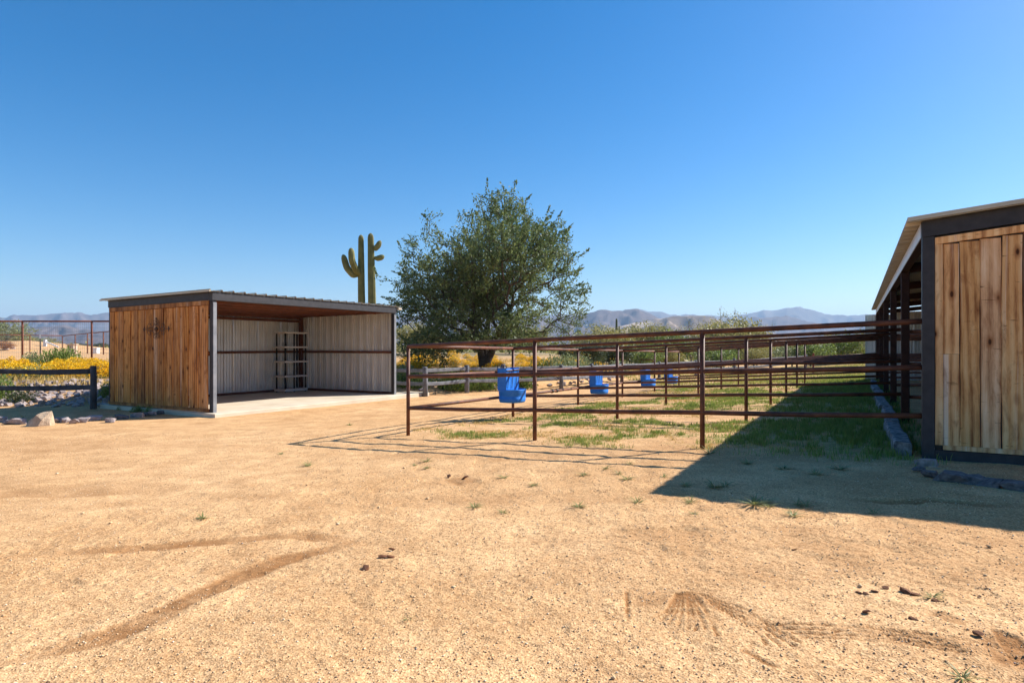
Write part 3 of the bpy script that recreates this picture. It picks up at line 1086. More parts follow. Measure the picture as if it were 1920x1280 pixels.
def beam_xz(x0, x1, za, zb, h, y0, y1):
    return [(x_, y_, z_) for x_, zt in ((x0, za), (x1, zb)) for y_ in (y0, y1) for z_ in (zt, zt + h)]


x = BP / 2 + 0.002
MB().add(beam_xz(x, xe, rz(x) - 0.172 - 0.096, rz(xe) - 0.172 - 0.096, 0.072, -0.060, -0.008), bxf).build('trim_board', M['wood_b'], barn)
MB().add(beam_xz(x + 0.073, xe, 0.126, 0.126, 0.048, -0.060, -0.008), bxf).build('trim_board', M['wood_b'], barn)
MB().box((BP / 2, -0.045, -0.15), (xe, 0.04, 0.120), 0.006).build('skid_beam', M['steel_dark'], barn)
MB().box((BP / 2, 0.0, 0.126), (xe, 0.045, 0.19), 0.004).build('girt', M['oxide'], barn)
MB().box((BP / 2, 0.0, 1.2), (xe, 0.045, 1.27), 0.004).build('girt', M['oxide'], barn)

# ------------------------------------------------------------------ corral of pipe fence
ordn = ['first', 'second', 'third', 'fourth', 'fifth', 'sixth']
FH = 1.52
LV = (0.455, 0.985, FH - 0.03)
PR = 0.031
rowp = []
for k in range(6):
    b_ = BARN + BY * STEP * k
    a_ = b_ + ROW * WID
    rowp.append((a_, b_))
for k, (a_, b_) in enumerate(rowp):
    za = gz(*a_)
    lab = ('rusty three-rail pipe fence closing the near end of the pens' if k == 0 else
           ('rusty three-rail pipe fence at the far end of the pens' if k == 5 else
            'rusty three-rail pipe divider, %s cross fence from the near end of the pens' % ordn[k]))
    fr_ = thing('pipe_fence', lab, 'fence', (a_[0], a_[1], za), 0, 'pipe fence rows across the pens')
    jig = np.random.default_rng(60 + k)
    pos = [0, WID / 3 - 0.02, 2 * WID / 3]
    for s in pos:
        q = a_ - ROW * s
        zq = gz(*q)
        MB().tube([(q[0] - a_[0], q[1] - a_[1], zq - za - 0.3), (q[0] - a_[0], q[1] - a_[1], zq - za + FH - (0.03 if s else 0.03))], PR, 14).build('post', M['pipe'], fr_, True)
    zb = gz(*b_)
    e = b_ + ROW * (BP / 2) - a_
    for li, lv in enumerate(LV):
        pts = []
        for s in np.linspace(0, 1, 7):
            sag = 0.008 * math.sin(math.pi * 3 * s) ** 2 * (0 if li == 2 else 1)
            bend = 0.0
            if k == 1 and li == 1:
                bend = 0.05 * math.exp(-((s - 0.72) / 0.10) ** 2)
            pts.append((e[0] * s, e[1] * s, (zb - za) * s + lv - sag + bend))
        if li == 2:
            pts[0] = (pts[0][0] - ROW[0] * -0.0, pts[0][1], pts[0][2])
        MB().tube(pts, PR if li == 2 else PR * 0.97, 12).build('rail', M['pipe'], fr_, True)
for k in range(5):
    a0, a1 = rowp[k][0], rowp[k + 1][0]
    za = gz(*a0)
    z1 = gz(*a1)
    fr_ = thing('side_fence', 'rusty three-rail pipe panel along the outer end of the %s pen from the near end' % ordn[k], 'fence', (a0[0], a0[1], za), 0, 'pipe panels at the outer end of the pens')
    for li, lv in enumerate(LV):
        d_ = a1 - a0
        MB().tube([(d_[0] * s, d_[1] * s, (z1 - za) * s + lv) for s in (0.009, 0.5, 0.991)], PR * 0.97, 12).build('rail', M['pipe'], fr_, True)
    for s in (0.55, 0.62) if k in (1,) else ():
        MB().tube([(d_[0] * s - 0.02, d_[1] * s - 0.03, (z1 - za) * s + LV[0]), (d_[0] * s + 0.02, d_[1] * s + 0.03, (z1 - za) * s + LV[0])], 0.045, 10).build('clamp', M['wire'], fr_, True)


# ------------------------------------------------------------------ blue feeders hung on the outer panels
def feeder(u, label, s=1.0, dz=0.36):
    a0 = rowp[0][0] + BY * STEP * u
    # local x: into the pen (away from the outer panel), local y along the panel
    rot = math.atan2(-ROW[1], -ROW[0])
    base = a0 + (-ROW) * 0.05
    z0 = gz(*base) + dz
    t = thing('corner_feeder', label, 'feeder', (base[0], base[1], z0), rot, 'blue plastic feeders hung in the pens')
    H, W_, Dp = 0.70 * s, 0.54 * s, 0.46 * s
    # trough: rounded tub with ribs
    prof = [(0.0, 0.0, 0.90), (0.03, 0.0, 0.97), (0.10, 0, 1.0), (0.105, 0, 0.985), (0.16, 0, 0.985), (0.165, 0, 1.0), (0.255, 0, 1.03), (0.27, 0, 1.05), (0.275, 0, 1.02), (0.27, 0, 0.97), (0.12, 0, 0.93)]
    nseg = 36
    v, f = [], []

    def outline(kk, sc):
        a = 2 * math.pi * kk / nseg
        c_, s_ = math.cos(a), math.sin(a)
        e_ = 2 / 2.5 if c_ > 0 else 2 / 9.0
        x_ = Dp / 2 * (abs(c_) ** e_) * (1 if c_ > 0 else -1)
        y_ = 1.0 * W_ / 2 * (abs(s_) ** e_) * (1 if s_ > 0 else -1)
        return (Dp / 2 + x_ * sc if c_ > 0 else Dp / 2 + x_ * min(sc, 1.0)), y_ * sc
    for z, _, sc in prof:
        for kk in range(nseg):
            x_, y_ = outline(kk, sc)
            v.append((x_, y_, z * s))
    for i in range(len(prof) - 1):
        for kk in range(nseg):
            k2 = (kk + 1) % nseg
            f.append((i * nseg + kk, i * nseg + k2, (i + 1) * nseg + k2, (i + 1) * nseg + kk))
    f.append(tuple(range(nseg - 1, -1, -1)))
    f.append(tuple((len(prof) - 1) * nseg + kk for kk in range(nseg)))
    tr_ = part('trough', mesh('trough', v, f, M['blue'], smooth=True), t)
    # tall hay box behind the trough, open at the top
    wx = 0.20 * s
    th = 0.018
    MB().box((0.0, -W_ / 2, 0.255 * s), (th, W_ / 2, H), 0.004).build('back_panel', M['blue'], t)
    MB().box((wx - th, -W_ / 2 + th + 0.001, 0.23 * s), (wx, W_ / 2 - th - 0.001, H - 0.004), 0.004).build('front_panel', M['blue'], t)
    for sy in (-1, 1):
        y0 = sy * W_ / 2
        MB().box((th + 0.001, min(y0, y0 - sy * th), 0.25 * s), (wx + 0.006, max(y0, y0 - sy * th), H), 0.004).build('side_panel', M['blue'], t)
        MB().box((0.0, y0 - 0.020 if sy > 0 else y0 - 0.006, H), (wx + 0.010, y0 + 0.006 if sy > 0 else y0 + 0.020, H + 0.014)).build('rim', M['blue'], t)
    # hay rack grille hanging in front of the box
    rk = MB().tube([(wx + 0.015, -W_ / 2 + 0.01, H - 0.035), (wx + 0.015, W_ / 2 - 0.01, H - 0.025)], 0.011, 6).build('rack_bar', M['pipe'], t)
    for q in np.linspace(-W_ / 2 + 0.14, W_ / 2 - 0.06, 3):
        MB().tube([(wx + 0.015, q, H - 0.035), (wx + 0.014, q - 0.05, 0.5 * s), (wx + 0.02, q - 0.10, 0.30 * s)], 0.006, 5).build('grille_rod', M['wire'], rk)
    for sy in (-1, 1):
        MB().tube([(0.005, sy * 0.12, H - 0.02), (-0.03, sy * 0.12, H + 0.055), (-0.085, sy * 0.12, H + 0.05), (-0.10, sy * 0.12, H - 0.03)], 0.010, 6).build('hook', M['wire'], t)
    return t


feeder(0.87, 'blue plastic feeder in the nearest pen, largest of the four', 1.0)
feeder(2.26, 'second blue plastic feeder back, seen between the first two divider posts', 0.95, 0.27)
feeder(3.55, 'third blue plastic feeder back, its middle cut by a fence rail', 0.95, 0.26)
feeder(4.38, 'farthest blue plastic feeder, partly behind a pipe post', 0.97, 0.25)

# ------------------------------------------------------------------ stones
ROCKS = []
for i in range(10):
    bm = bmesh.new()
    r_ = np.random.default_rng(200 + i)
    for _ in range(17):
        d_ = r_.normal(size=3)
        d_ /= np.linalg.norm(d_)
        d_ = np.sign(d_) * np.abs(d_) ** 0.75
        bm.verts.new(Vector(d_ * np.array([0.5, 0.42, 0.33]) * r_.uniform(0.85, 1.12)))
    res = bmesh.ops.convex_hull(bm, input=bm.verts)
    junk = [e_ for e_ in res['geom_interior'] if isinstance(e_, bmesh.types.BMVert)]
    bmesh.ops.delete(bm, geom=junk, context='VERTS')
    bmesh.ops.bevel(bm, geom=list(bm.edges), offset=0.02, segments=1, affect='EDGES') if i < 0 else None
    ROCKS.append(bm)


def rock_meshes(mat):
    out = []
    for bm in ROCKS:
        me = bpy.data.meshes.new('stone')
        bm.to_mesh(me)
        me.materials.append(mat)
        out.append(me)
    return out


RK = rock_meshes(M['rock'])
RKD = rock_meshes(M['rock_dark'])
RKB = rock_meshes(M['boulder'])


def stone(meshes, loc, size, label, cat, group=None, name='stone', i=0, flat=1.0, rot=None):
    o = bpy.data.objects.new(name, meshes[i % len(meshes)])
    link(o)
    o.location = [float(c_) for c_ in loc]
    s_ = size if not np.isscalar(size) else (size, size, size * flat)
    o.scale = s_
    o.rotation_euler = rot if rot is not None else (random.uniform(-.4, .4), random.uniform(-.4, .4), random.uniform(0, 6.28))
    return tag(o, label, cat, group)


# riprap bank behind the black rail fence and behind the grey one
rr_ = np.random.default_rng(77)
placed = []


def riprap(x0, x1, d0, d1, n_, lo, hi, label, group):
    c_ = 0
    tries = 0
    while c_ < n_ and tries < n_ * 40:
        tries += 1
        x_ = rr_.uniform(x0, x1)
        y_ = float(np.interp(x_, FX, FY)) + rr_.uniform(d0, d1)
        s_ = rr_.uniform(lo, hi)
        if any((x_ - a) ** 2 + (y_ - b) ** 2 < (0.36 * (s_ + q)) ** 2 for a, b, q in placed):
            continue
        placed.append((x_, y_, s_))
        stone(RK, (x_, y_, gz(x_, y_) + 0.10 * s_), (s_ * rr_.uniform(0.9, 1.3), s_, s_ * rr_.uniform(0.8, 1.2)), label, 'rock', group, 'riprap_rock', c_)
        c_ += 1


riprap(-15.6, -10.4, 0.45, 2.9, 250, 0.14, 0.30, 'grey riprap rock on the bank behind the black rail fence', 'riprap rocks behind the black rail fence')
riprap(-4.2, 5.5, 0.9, 2.2, 60, 0.16, 0.32, 'grey rock on the bank behind the weathered rail fence', 'riprap rocks behind the weathered rail fence')

# boulder and the stone edging of the bed beside the shelter
def boulder_mesh():
    bm = bmesh.new()
    pts = [(-0.30, -0.02, 0), (-0.27, 0.16, 0), (0.28, 0.14, 0), (0.29, -0.05, 0), (0.05, -0.17, 0), (-0.18, -0.14, 0.02),
           (-0.22, 0.0, 0.14), (-0.02, -0.08, 0.27), (0.12, 0.02, 0.335), (0.25, 0.05, 0.345), (0.28, 0.02, 0.26), (0.27, -0.06, 0.12), (0.10, 0.14, 0.27), (-0.16, 0.12, 0.16), (0.14, -0.13, 0.17)]
    for q in pts:
        bm.verts.new(q)
    bmesh.ops.convex_hull(bm, input=bm.verts)
    bmesh.ops.subdivide_edges(bm, edges=list(bm.edges), cuts=2, use_grid_fill=True)
    for v_ in bm.verts:
        j = (float(fbm(v_.co.x * 9 + 5, v_.co.y * 9 + v_.co.z * 7, 3, 5)) - 0.5) * 0.05
        v_.co += v_.co.normalized() * j
    me = bpy.data.meshes.new('boulder')
    bm.to_mesh(me)
    me.materials.append(M['boulder'])
    return me


q = ground_at(73, 798)
o = part('boulder', boulder_mesh(), None, (q[0], q[1], q[2] - 0.02), (0, 0, R(8)), (0.84, 0.9, 0.9))
tag(o, 'pale tan pointed boulder in the stone edging left of the shelter', 'boulder')
NTH = ['first', 'second', 'third', 'fourth', 'fifth', 'sixth', 'seventh', 'eighth', 'ninth', 'tenth', 'eleventh', 'twelfth', 'thirteenth']
edge_px = [(2, 784, .30), (16, 789, .22), (34, 789, .34), (101, 786, .24), (118, 786, .30), (137, 788, .28), (156, 786, .28), (178, 782, .34), (208, 786, .24), (228, 783, .32), (258, 780, .28), (270, 778, .2), (284, 777, .22), (300, 775, .2), (315, 770, .3)]
for i, (px_, py_, s_) in enumerate(edge_px):
    q = ground_at(px_, py_ + (6 if i < 9 else 2))
    stone(RK if i < 8 else (RKD if i % 2 else RK), (q[0], q[1], q[2] + 0.05), (s_ * 1.15, s_ * 0.8, s_ * 0.75), ('low grey edging stone, %s from the picture edge in the row beside the shelter' % NTH[i]) if i < 3 else ('%s edging stone to the right of the pale boulder beside the shelter' % NTH[i - 3]), 'stone',
          'edging stones beside the shelter', 'edging_stone', i, rot=(0, 0, random.uniform(-.5, .5)))
for i, (px_, py_, s_, lab) in enumerate([(1738, 872, .24, 'reddish-brown stone against the barn corner post'), (1722, 884, .14, 'small dark stone left of the barn corner post'), (1744, 894, .17, 'dark stone below the barn corner post'),
                                         (1785, 902, .30, 'long dark edging stone before the barn wall'), (1822, 906, .28, 'speckled grey stone in the edging before the barn wall'), (1862, 912, .28, 'flat dark stone in the edging before the barn wall'), (1905, 918, .27, 'dark angular stone at the end of the barn edging')]):
    q = ground_at(px_, py_)
    stone(RK if i == 0 else RKD, (q[0], q[1], q[2] + 0.03), (s_ * 0.98, s_ * 0.7, s_ * 0.62), lab, 'stone', 'edging stones before the barn', 'edging_stone', i, rot=(0, 0, -0.4 + random.uniform(-.2, .2)))
q = ground_at(1752, 888)
stone(RKB, (q[0], q[1], q[2] + 0.06), (.14, .06, .035), 'pale flat stone chip on the barn edging', 'stone', None, 'stone_chip', 3)

# weathered sleepers along the open side of the barn
def sleeper_mesh(L, seed):
    r_ = np.random.default_rng(seed)
    n_ = 14
    v = []
    for i in range(n_ + 1):
        y_ = L * i / n_
        j = r_.normal(size=8) * 0.009
        prof = [(-.085, -.12), (.085, -.12), (.088, .06), (.07, .085), (-.07, .085), (-.088, .06)]
        for kk, (a, b) in enumerate(prof):
            v.append((a + j[kk], y_, b + j[(kk + 3) % 8]))
    f = []
    for i in range(n_):
        for kk in range(6):
            k2 = (kk + 1) % 6
            f.append((i * 6 + kk, (i + 1) * 6 + kk, (i + 1) * 6 + k2, i * 6 + k2))
    f.append(tuple(range(6)))
    f.append(tuple(n_ * 6 + kk for kk in range(5, -1, -1)))
    return mesh('timber_sleeper', v, f, M['sleeper'])


tcur = 0.12
for i, L in enumerate((2.35, 2.5, 2.45, 2.5, 2.4, 2.45)):
    q = BARN + BY * tcur + ROW * 0.22
    o = part('timber_sleeper', sleeper_mesh(L, 40 + i), None, (q[0], q[1], gz(*q) + 0.055), (0, R(2), BROT + R((-1) ** i * 0.6)))
    tag(o, '%s weathered grey timber sleeper along the barn posts, counting from the near corner' % ordn[i], 'sleeper', 'sleepers along the barn')
    tcur += L + 0.18

# clods and pebbles that can be told apart
DUNG = rock_meshes(M['dung'])
for i, (px_, py_, s_, lab) in enumerate([
        (685, 1067, .06, 'flat brown dung clod lowest of the group left of centre'), (718, 1044, .05, 'brown dung clod, left of the touching pair left of centre'), (733, 1045, .045, 'brown dung clod, right of the touching pair left of centre'), (735, 1030, .035, 'small dark clod just above the touching pair'),
        (1612, 1112, .035, 'brown clod at the left end of the row of clods'), (1625, 1114, .04, 'second clod in the row of clods'), (1640, 1110, .035, 'third clod in the row of clods'), (1660, 1103, .03, 'smallest clod, top of the row of clods'),
        (1700, 1111, .06, 'largest brown clod, right of the row of clods'), (1718, 1116, .045, 'brown clod touching the largest clod on its right'), (1755, 1128, .035, 'brown clod beside the green weed near the right edge'), (1835, 1188, .04, 'brown clod next to the dark tyre patch at the right edge'),
        (1490, 1032, .035, 'lone dark clod in the open sand right of centre'), (1625, 1147, .03, 'small clod below the row of clods'), (1715, 1162, .035, 'brown clod above the end of the tyre marks'), (870, 896, .10, 'wide low dung heap just before the pen fence shadow'), (842, 893, .06, 'smaller clod left of the wide dung heap')]):
    q = ground_at(px_, py_)
    stone(DUNG, (q[0], q[1], q[2] + 0.005), (s_ * 1.4, s_, s_ * (0.42 if s_ > 0.07 else 0.6)), lab, 'clod', 'clods on the sand', 'clod', i)


# loose gravel grains over the yard
def gravel():
    n_ = 38000
    r_ = np.random.default_rng(5)
    y_ = 1.75 + 9.5 * r_.random(n_) ** 1.9
    x_ = (r_.random(n_) * 2 - 1) * (0.95 * y_ + 0.5)
    u, t = pen_uv(x_, y_)
    keep = (vnoise(x_ * 1.3, y_ * 1.3, 8) * 0.8 + r_.random(n_) * 0.6 > 0.35) & ~((u < 0.25) & (t > -0.25))
    x_, y_ = x_[keep], y_[keep]
    n_ = len(x_)
    s_ = 0.0020 + 0.0045 * r_.random(n_) ** 3 + 0.0004 * y_
    bigs = r_.random(n_) < 0.006
    s_[bigs] *= r_.uniform(1.6, 2.8, bigs.sum())
    base = np.array([(1, 0, 0), (-1, 0, 0), (0, 1, 0), (0, -1, 0), (0, 0, .6), (0, 0, -.6)], float)
    fa = np.array([(0, 2, 4), (2, 1, 4), (1, 3, 4), (3, 0, 4), (2, 0, 5), (1, 2, 5), (3, 1, 5), (0, 3, 5)])
    a = r_.random(n_) * 6.283
    V = base[None] * s_[:, None, None] * r_.uniform(0.65, 1.25, (n_, 6, 1))
    c_, sn_ = np.cos(a)[:, None], np.sin(a)[:, None]
    X = V[..., 0] * c_ - V[..., 1] * sn_
    Y = V[..., 0] * sn_ + V[..., 1] * c_
    # height of the sculpted ground sheet under each grain (bilinear on the sheet's own grid)
    ix = np.clip(np.searchsorted(xs, x_) - 1, 0, nx - 2)
    iy = np.clip(np.searchsorted(ys, y_) - 1, 0, ny - 2)
    fx = (x_ - xs[ix]) / (xs[ix + 1] - xs[ix])
    fy = (y_ - ys[iy]) / (ys[iy + 1] - ys[iy])
    zg = (GZ[iy, ix] * (1 - fx) + GZ[iy, ix + 1] * fx) * (1 - fy) + (GZ[iy + 1, ix] * (1 - fx) + GZ[iy + 1, ix + 1] * fx) * fy
    V = np.stack([X + x_[:, None], Y + y_[:, None], V[..., 2] + (zg + s_ * 0.35)[:, None]], -1).reshape(-1, 3)
    Fc = (fa[None] + (np.arange(n_) * 6)[:, None, None]).reshape(-1, 3)
    m_, nn, ll, pp = mat_new('gravel_grains')
    ge = nn.new('ShaderNodeNewGeometry')
    cc = ramp(nn, ll, ge.outputs['Random Per Island'], [(0.0, (0.24, 0.14, 0.085)), (0.06, (0.46, 0.28, 0.145)), (0.25, (0.62, 0.405, 0.215)), (0.80, (0.74, 0.51, 0.295)), (0.97, (0.84, 0.68, 0.48)), (1.0, (0.36, 0.30, 0.27))])
    ll.new(cc, pp.inputs['Base Color'])
    pp.inputs['Roughness'].default_value = 0.85
    pp.inputs['Specular IOR Level'].default_value = 0.2
    o = part('gravel', mesh('gravel', V, Fc, m_))
    tag(o, 'loose tan gravel grains scattered over the sand yard', 'gravel', kind='stuff')


gravel()


# ------------------------------------------------------------------ leafy things
def quads(c_, size, r_, aspect=0.5, up=0.0, dirs=None):
    """leaf quads at centres c_ (n,3); returns verts (4n,3), faces (n,4)"""
    n_ = len(c_)
    d1 = r_.normal(size=(n_, 3)) if dirs is None else dirs + 0.35 * r_.normal(size=(n_, 3))
    d1[:, 2] += up
    d1 /= np.linalg.norm(d1, axis=1)[:, None] + 1e-9
    d2 = np.cross(d1, r_.normal(size=(n_, 3)))
    d2 /= np.linalg.norm(d2, axis=1)[:, None] + 1e-9
    s_ = size * r_.uniform(0.6, 1.3, n_) if np.isscalar(size) else size
    a = d1 * s_[:, None]
    b = d2 * (s_ * aspect)[:, None]
    v = np.stack([c_ - a, c_ + b, c_ + a, c_ - b], 1).reshape(-1, 3)
    f = np.arange(4 * n_).reshape(-1, 4)
    return v, f


def grow_tree(seed, start, pts, trunk_nodes, trunk_par, r_tip, power=2.35, lean=0.25):
    """connect crown points to the nearest limb; returns nodes, parents, radii"""
    nodes = [np.array(q, float) for q in trunk_nodes]
    par = list(trunk_par)
    plen = [0.0] * len(nodes)
    for i in range(1, len(nodes)):
        plen[i] = plen[par[i]] + np.linalg.norm(nodes[i] - nodes[par[i]])
    order = np.argsort(np.linalg.norm(pts - np.array(nodes[-1]), axis=1))
    P = np.array(nodes)
    L = np.array(plen)
    for i in order:
        q = pts[i]
        d_ = np.linalg.norm(P - q, axis=1)
        below = np.clip(P[:, 2] - q[2] - 0.15, 0, None)
        cost = d_ + lean * L + 0.9 * below
        cost[0] += 3
        j = int(np.argmin(cost))
        if d_[j] > 0.75:
            mpt = 0.5 * (P[j] + q) + np.array([0, 0, 0.06]) * d_[j]
            par.append(j)
            P = np.vstack([P, mpt])
            L = np.append(L, L[j] + d_[j] / 2)
            j = len(P) - 1
            d2 = np.linalg.norm(q - mpt)
        else:
            d2 = d_[j]
        par.append(j)
        P = np.vstack([P, q])
        L = np.append(L, L[j] + d2)
    n_ = len(P)
    w_ = np.zeros(n_)
    kids = np.zeros(n_, int)
    for i in range(n_ - 1, 0, -1):
        if kids[i] == 0:
            w_[i] += r_tip ** power
        w_[par[i]] += w_[i]
        kids[par[i]] += 1
    rad = w_ ** (1 / power)
    return P, np.array(par), rad, kids


def limbs_mesh(name, P, par, rad, mat, rmin, rmax=9.0, sides=6):
    V, Fq = [], []
    n_ = 0
    for i in range(1, len(P)):
        if rad[i] < rmin or rad[i] >= rmax:
            continue
        j = par[i]
        a, b = P[j], P[i]
        d_ = b - a
        L = np.linalg.norm(d_)
        if L < 1e-4:
            continue
        d_ /= L
        u = np.cross(d_, [0.3, 0.5, 0.8])
        u /= np.linalg.norm(u)
        w_ = np.cross(d_, u)
        ra = min(rad[j], rad[i] * 1.25)
        t = np.arange(sides) * 2 * math.pi / sides
        ring = np.cos(t)[:, None] * u + np.sin(t)[:, None] * w_
        V.append(a - d_ * ra * 0.2 + ring * ra)
        V.append(b + ring * rad[i])
        k_ = np.arange(sides)
        k2 = (k_ + 1) % sides
        Fq.append(np.stack([n_ + k_, n_ + k2, n_ + sides + k2, n_ + sides + k_], 1))
        n_ += 2 * sides
    return mesh(name, np.concatenate(V), np.concatenate(Fq), mat, smooth=True)


def foliage(P, par, rad, kids, per, spread, size, r_, rmax=0.02, aspect=0.45):
    idx = [i for i in range(1, len(P)) if rad[i] < rmax]
    C = []
    Dd = []
    for i in idx:
        a, b = P[par[i]], P[i]
        n_ = max(3, int(per * (0.6 + 0.8 * r_.random())))
        t = r_.random(n_) ** 0.8
        d_ = b - a
        C.append(a + t[:, None] * d_ * 1.1 + r_.normal(size=(n_, 3)) * spread)
        Dd.append(np.repeat(d_[None] / (np.linalg.norm(d_) + 1e-9), n_, 0))
    C = np.concatenate(C)
    return quads(C, size, r_, aspect, 0.0, np.concatenate(Dd) * 0.7)


def big_tree():
    r_ = np.random.default_rng(12)
    Y = 26.0
    X = (905 - 960) / F * Y
    z0 = gz(X, Y)
    t = thing('mesquite_tree', 'big round dark green tree with forked trunk behind the weathered rail fence', 'tree', (X, Y, z0))
    k_ = Y / F
    # crown outline: distance from centre by angle in the picture plane, as a rounded body with lobes
    cz = 1.5 + (HZ - 545) * k_ - z0
    pts = []
    # radius by direction
    ang_ = np.radians([-180, -165, -150, -130, -100, -80, -60, -40, -25, -10, 0, 10, 25, 40, 55, 70, 85, 100, 115, 130, 145, 158, 170, 180])
    rad_ = np.array([205, 205, 205, 190, 150, 138, 150, 178, 208, 212, 200, 195, 198, 192, 188, 182, 188, 192, 198, 190, 172, 180, 205, 205]) * k_
    while len(pts) < 2900:
        a = r_.uniform(-math.pi, math.pi)
        el = math.asin(r_.uniform(-0.85, 1))
        phi = r_.uniform(0, 2 * math.pi)
        d_ = np.array([math.cos(el) * math.cos(phi), math.cos(el) * math.sin(phi), math.sin(el)])
        ang = math.atan2(d_[2], d_[0])
        horiz = math.hypot(d_[0], d_[2])
        lim = np.interp(ang, ang_, rad_) * horiz + (1 - horiz) * 4.0
        lim *= 0.86 + 0.26 * float(vnoise(phi * 2.6 + 7, el * 3.1 + 3, 4))
        rr2 = lim * (r_.random() ** 0.42) * 0.96
        q = d_ * rr2
        # hollows between the lobes
        if float(fbm(q[0] * 0.55 + q[1] * 0.31 + 20, q[2] * 0.6 + q[1] * 0.22 + 9, 2, 66)) < 0.385 and rr2 > 0.45 * lim:
            continue
        q[2] += cz
        if q[2] < (0.95 if abs(q[0]) < 1.4 else (0.35 if q[0] < 0 else 0.6)):
            continue
        if q[2] < 1.25 and math.hypot(q[0] - 0.1, q[1]) < 1.2:
            continue
        pts.append(q)
    while len(pts) < 3180:
        a, rr2 = r_.uniform(0, 6.283), r_.uniform(0.5, 2.6)
        pts.append(np.array([0.15 + rr2 * math.cos(a), rr2 * math.sin(a) - 0.2, r_.uniform(1.05, 2.5)]))
    pts = np.array(pts)
    tn = [(0, 0, -0.15), (0.03, 0, 0.16), (-0.10, 0.02, 0.95), (-0.28, 0.1, 1.75), (-0.45, 0.15, 2.5), (0.36, -0.03, 0.85), (0.66, -0.08, 1.6), (0.95, -0.1, 2.5), (0.15, 0.35, 1.3), (0.2, 0.8, 2.2), (-0.4, -0.6, 1.9), (-1.0, 0.1, 2.3), (1.6, 0.1, 2.6)]
    tp = [0, 0, 1, 2, 3, 1, 5, 6, 1, 8, 2, 3, 6]
    P, par, rad, kids = grow_tree(1, tn[0], pts, tn, tp, 0.0085, 2.15, 0.22)
    rad = np.minimum(rad, 0.235)
    rad[0:2] = (0.36, 0.31)
    part('trunk', limbs_mesh('trunk', P, par, rad, M['bark'], 0.05, 9, 10), t)
    part('branches', limbs_mesh('branches', P, par, rad, M['bark'], 0.004, 0.05, 5), t)
    # outward shoots make the outline ragged
    V, Fq = foliage(P, par, rad, kids, 29, 0.105, 0.060, r_, 0.017, 0.42)
    cen = np.array([0, 0, cz])
    outer = [i for i in range(len(P)) if kids[i] == 0 and np.linalg.norm(P[i] - cen) > 2.6]
    C, Dd = [], []
    for i in outer:
        if r_.random() < 0.55:
            continue
        d_ = P[i] - cen
        d_ /= np.linalg.norm(d_)
        d_ = d_ * 0.8 + np.array([0, 0, 0.5]) + r_.normal(size=3) * 0.3
        d_ /= np.linalg.norm(d_)
        L = r_.uniform(0.25, 0.75)
        n_ = int(38 * L / 0.5)
        tt = r_.random(n_)
        C.append(P[i] + tt[:, None] * d_ * L + r_.normal(size=(n_, 3)) * (0.055 * (1.15 - tt))[:, None])
        Dd.append(np.repeat(d_[None], n_, 0))
    V2, F2 = quads(np.concatenate(C), 0.058, r_, 0.42, 0, np.concatenate(Dd) * 0.7)
    V = np.concatenate([V, V2])
    Fq = np.concatenate([Fq, F2 + (len(Fq) * 4)])
    part('crown', mesh('crown', V, Fq, M['leaf_tree']), t)


big_tree()


# desert trees: a few shapes, copied
def desert_tree_meshes(seed, H, W_, leafmat, npts, per, size, spread, stems=4):
    r_ = np.random.default_rng(seed)
    pts = []
    while len(pts) < npts:
        d_ = r_.normal(size=3)
        d_ /= np.linalg.norm(d_)
        rr2 = r_.random() ** 0.5 * (0.8 + 0.35 * float(vnoise(d_[0] * 2 + 4, d_[2] * 2 + d_[1], seed)))
        q = np.array([d_[0] * W_ / 2, d_[1] * W_ / 2, d_[2] * H * 0.40]) * rr2 + np.array([0, 0, H * 0.58])
        if q[2] > 0.12 * H:
            pts.append(q)
    tn, tp = [(0, 0, -0.1), (0, 0, 0.12 * H)], [0, 0]
    for s_ in range(stems):
        a = s_ * 6.28 / stems + r_.random()
        tn.append((0.10 * W_ * math.cos(a), 0.10 * W_ * math.sin(a), 0.3 * H))
        tp.append(1)
    P, par, rad, kids = grow_tree(seed, tn[0], np.array(pts), tn, tp, 0.010, 2.2, 0.2)
    V, Fq = foliage(P, par, rad, kids, per, spread, size, r_, 0.03, 0.4)
    return (limbs_mesh('trunk', P, par, rad, M['twig'] if leafmat != 'leaf_dark' else M['bark'], 0.0085, 9, 5), mesh('crown', V, Fq, M[leafmat]))


DT = {
    'verde': [desert_tree_meshes(301, 3.2, 4.2, 'leaf_verde', 230, 36, 0.078, 0.16), desert_tree_meshes(302, 2.8, 3.6, 'leaf_verde', 210, 36, 0.078, 0.15), desert_tree_meshes(303, 3.6, 3.4, 'leaf_verde', 220, 28, 0.075, 0.17)],
    'dark': [desert_tree_meshes(311, 2.2, 2.8, 'leaf_dark', 170, 40, 0.07, 0.14), desert_tree_meshes(312, 1.9, 2.4, 'leaf_dark', 150, 40, 0.07, 0.14)],
    'grey': [desert_tree_meshes(321, 2.6, 3.4, 'leaf_grey', 150, 26, 0.075, 0.15), desert_tree_meshes(322, 2.2, 3.2, 'leaf_green', 150, 30, 0.075, 0.15)],
    'bare': [desert_tree_meshes(331, 4.2, 3.6, 'leaf_verde', 230, 4, 0.05, 0.12, 5)],
    'orange': [desert_tree_meshes(341, 1.4, 1.8, 'leaf_orange', 90, 30, 0.06, 0.12)],
}


def plant_tree(kind, i, px_, Y, h, wsc, label, group=None, name='desert_tree', dz=0.0):
    X = (px_ - 960) / F * Y
    tm_, cm_ = DT[kind][i % len(DT[kind])]
    H0 = max(v_.co.z for v_ in cm_.vertices)
    s_ = h / H0
    t = thing(name, label, 'tree' if name != 'shrub' else 'shrub', (X, Y, gz(X, Y) + dz), random.uniform(0, 6.28), group)
    t.scale = (s_ * wsc, s_ * wsc, s_)
    part('trunk', tm_, t)
    part('crown', cm_, t)
    return t


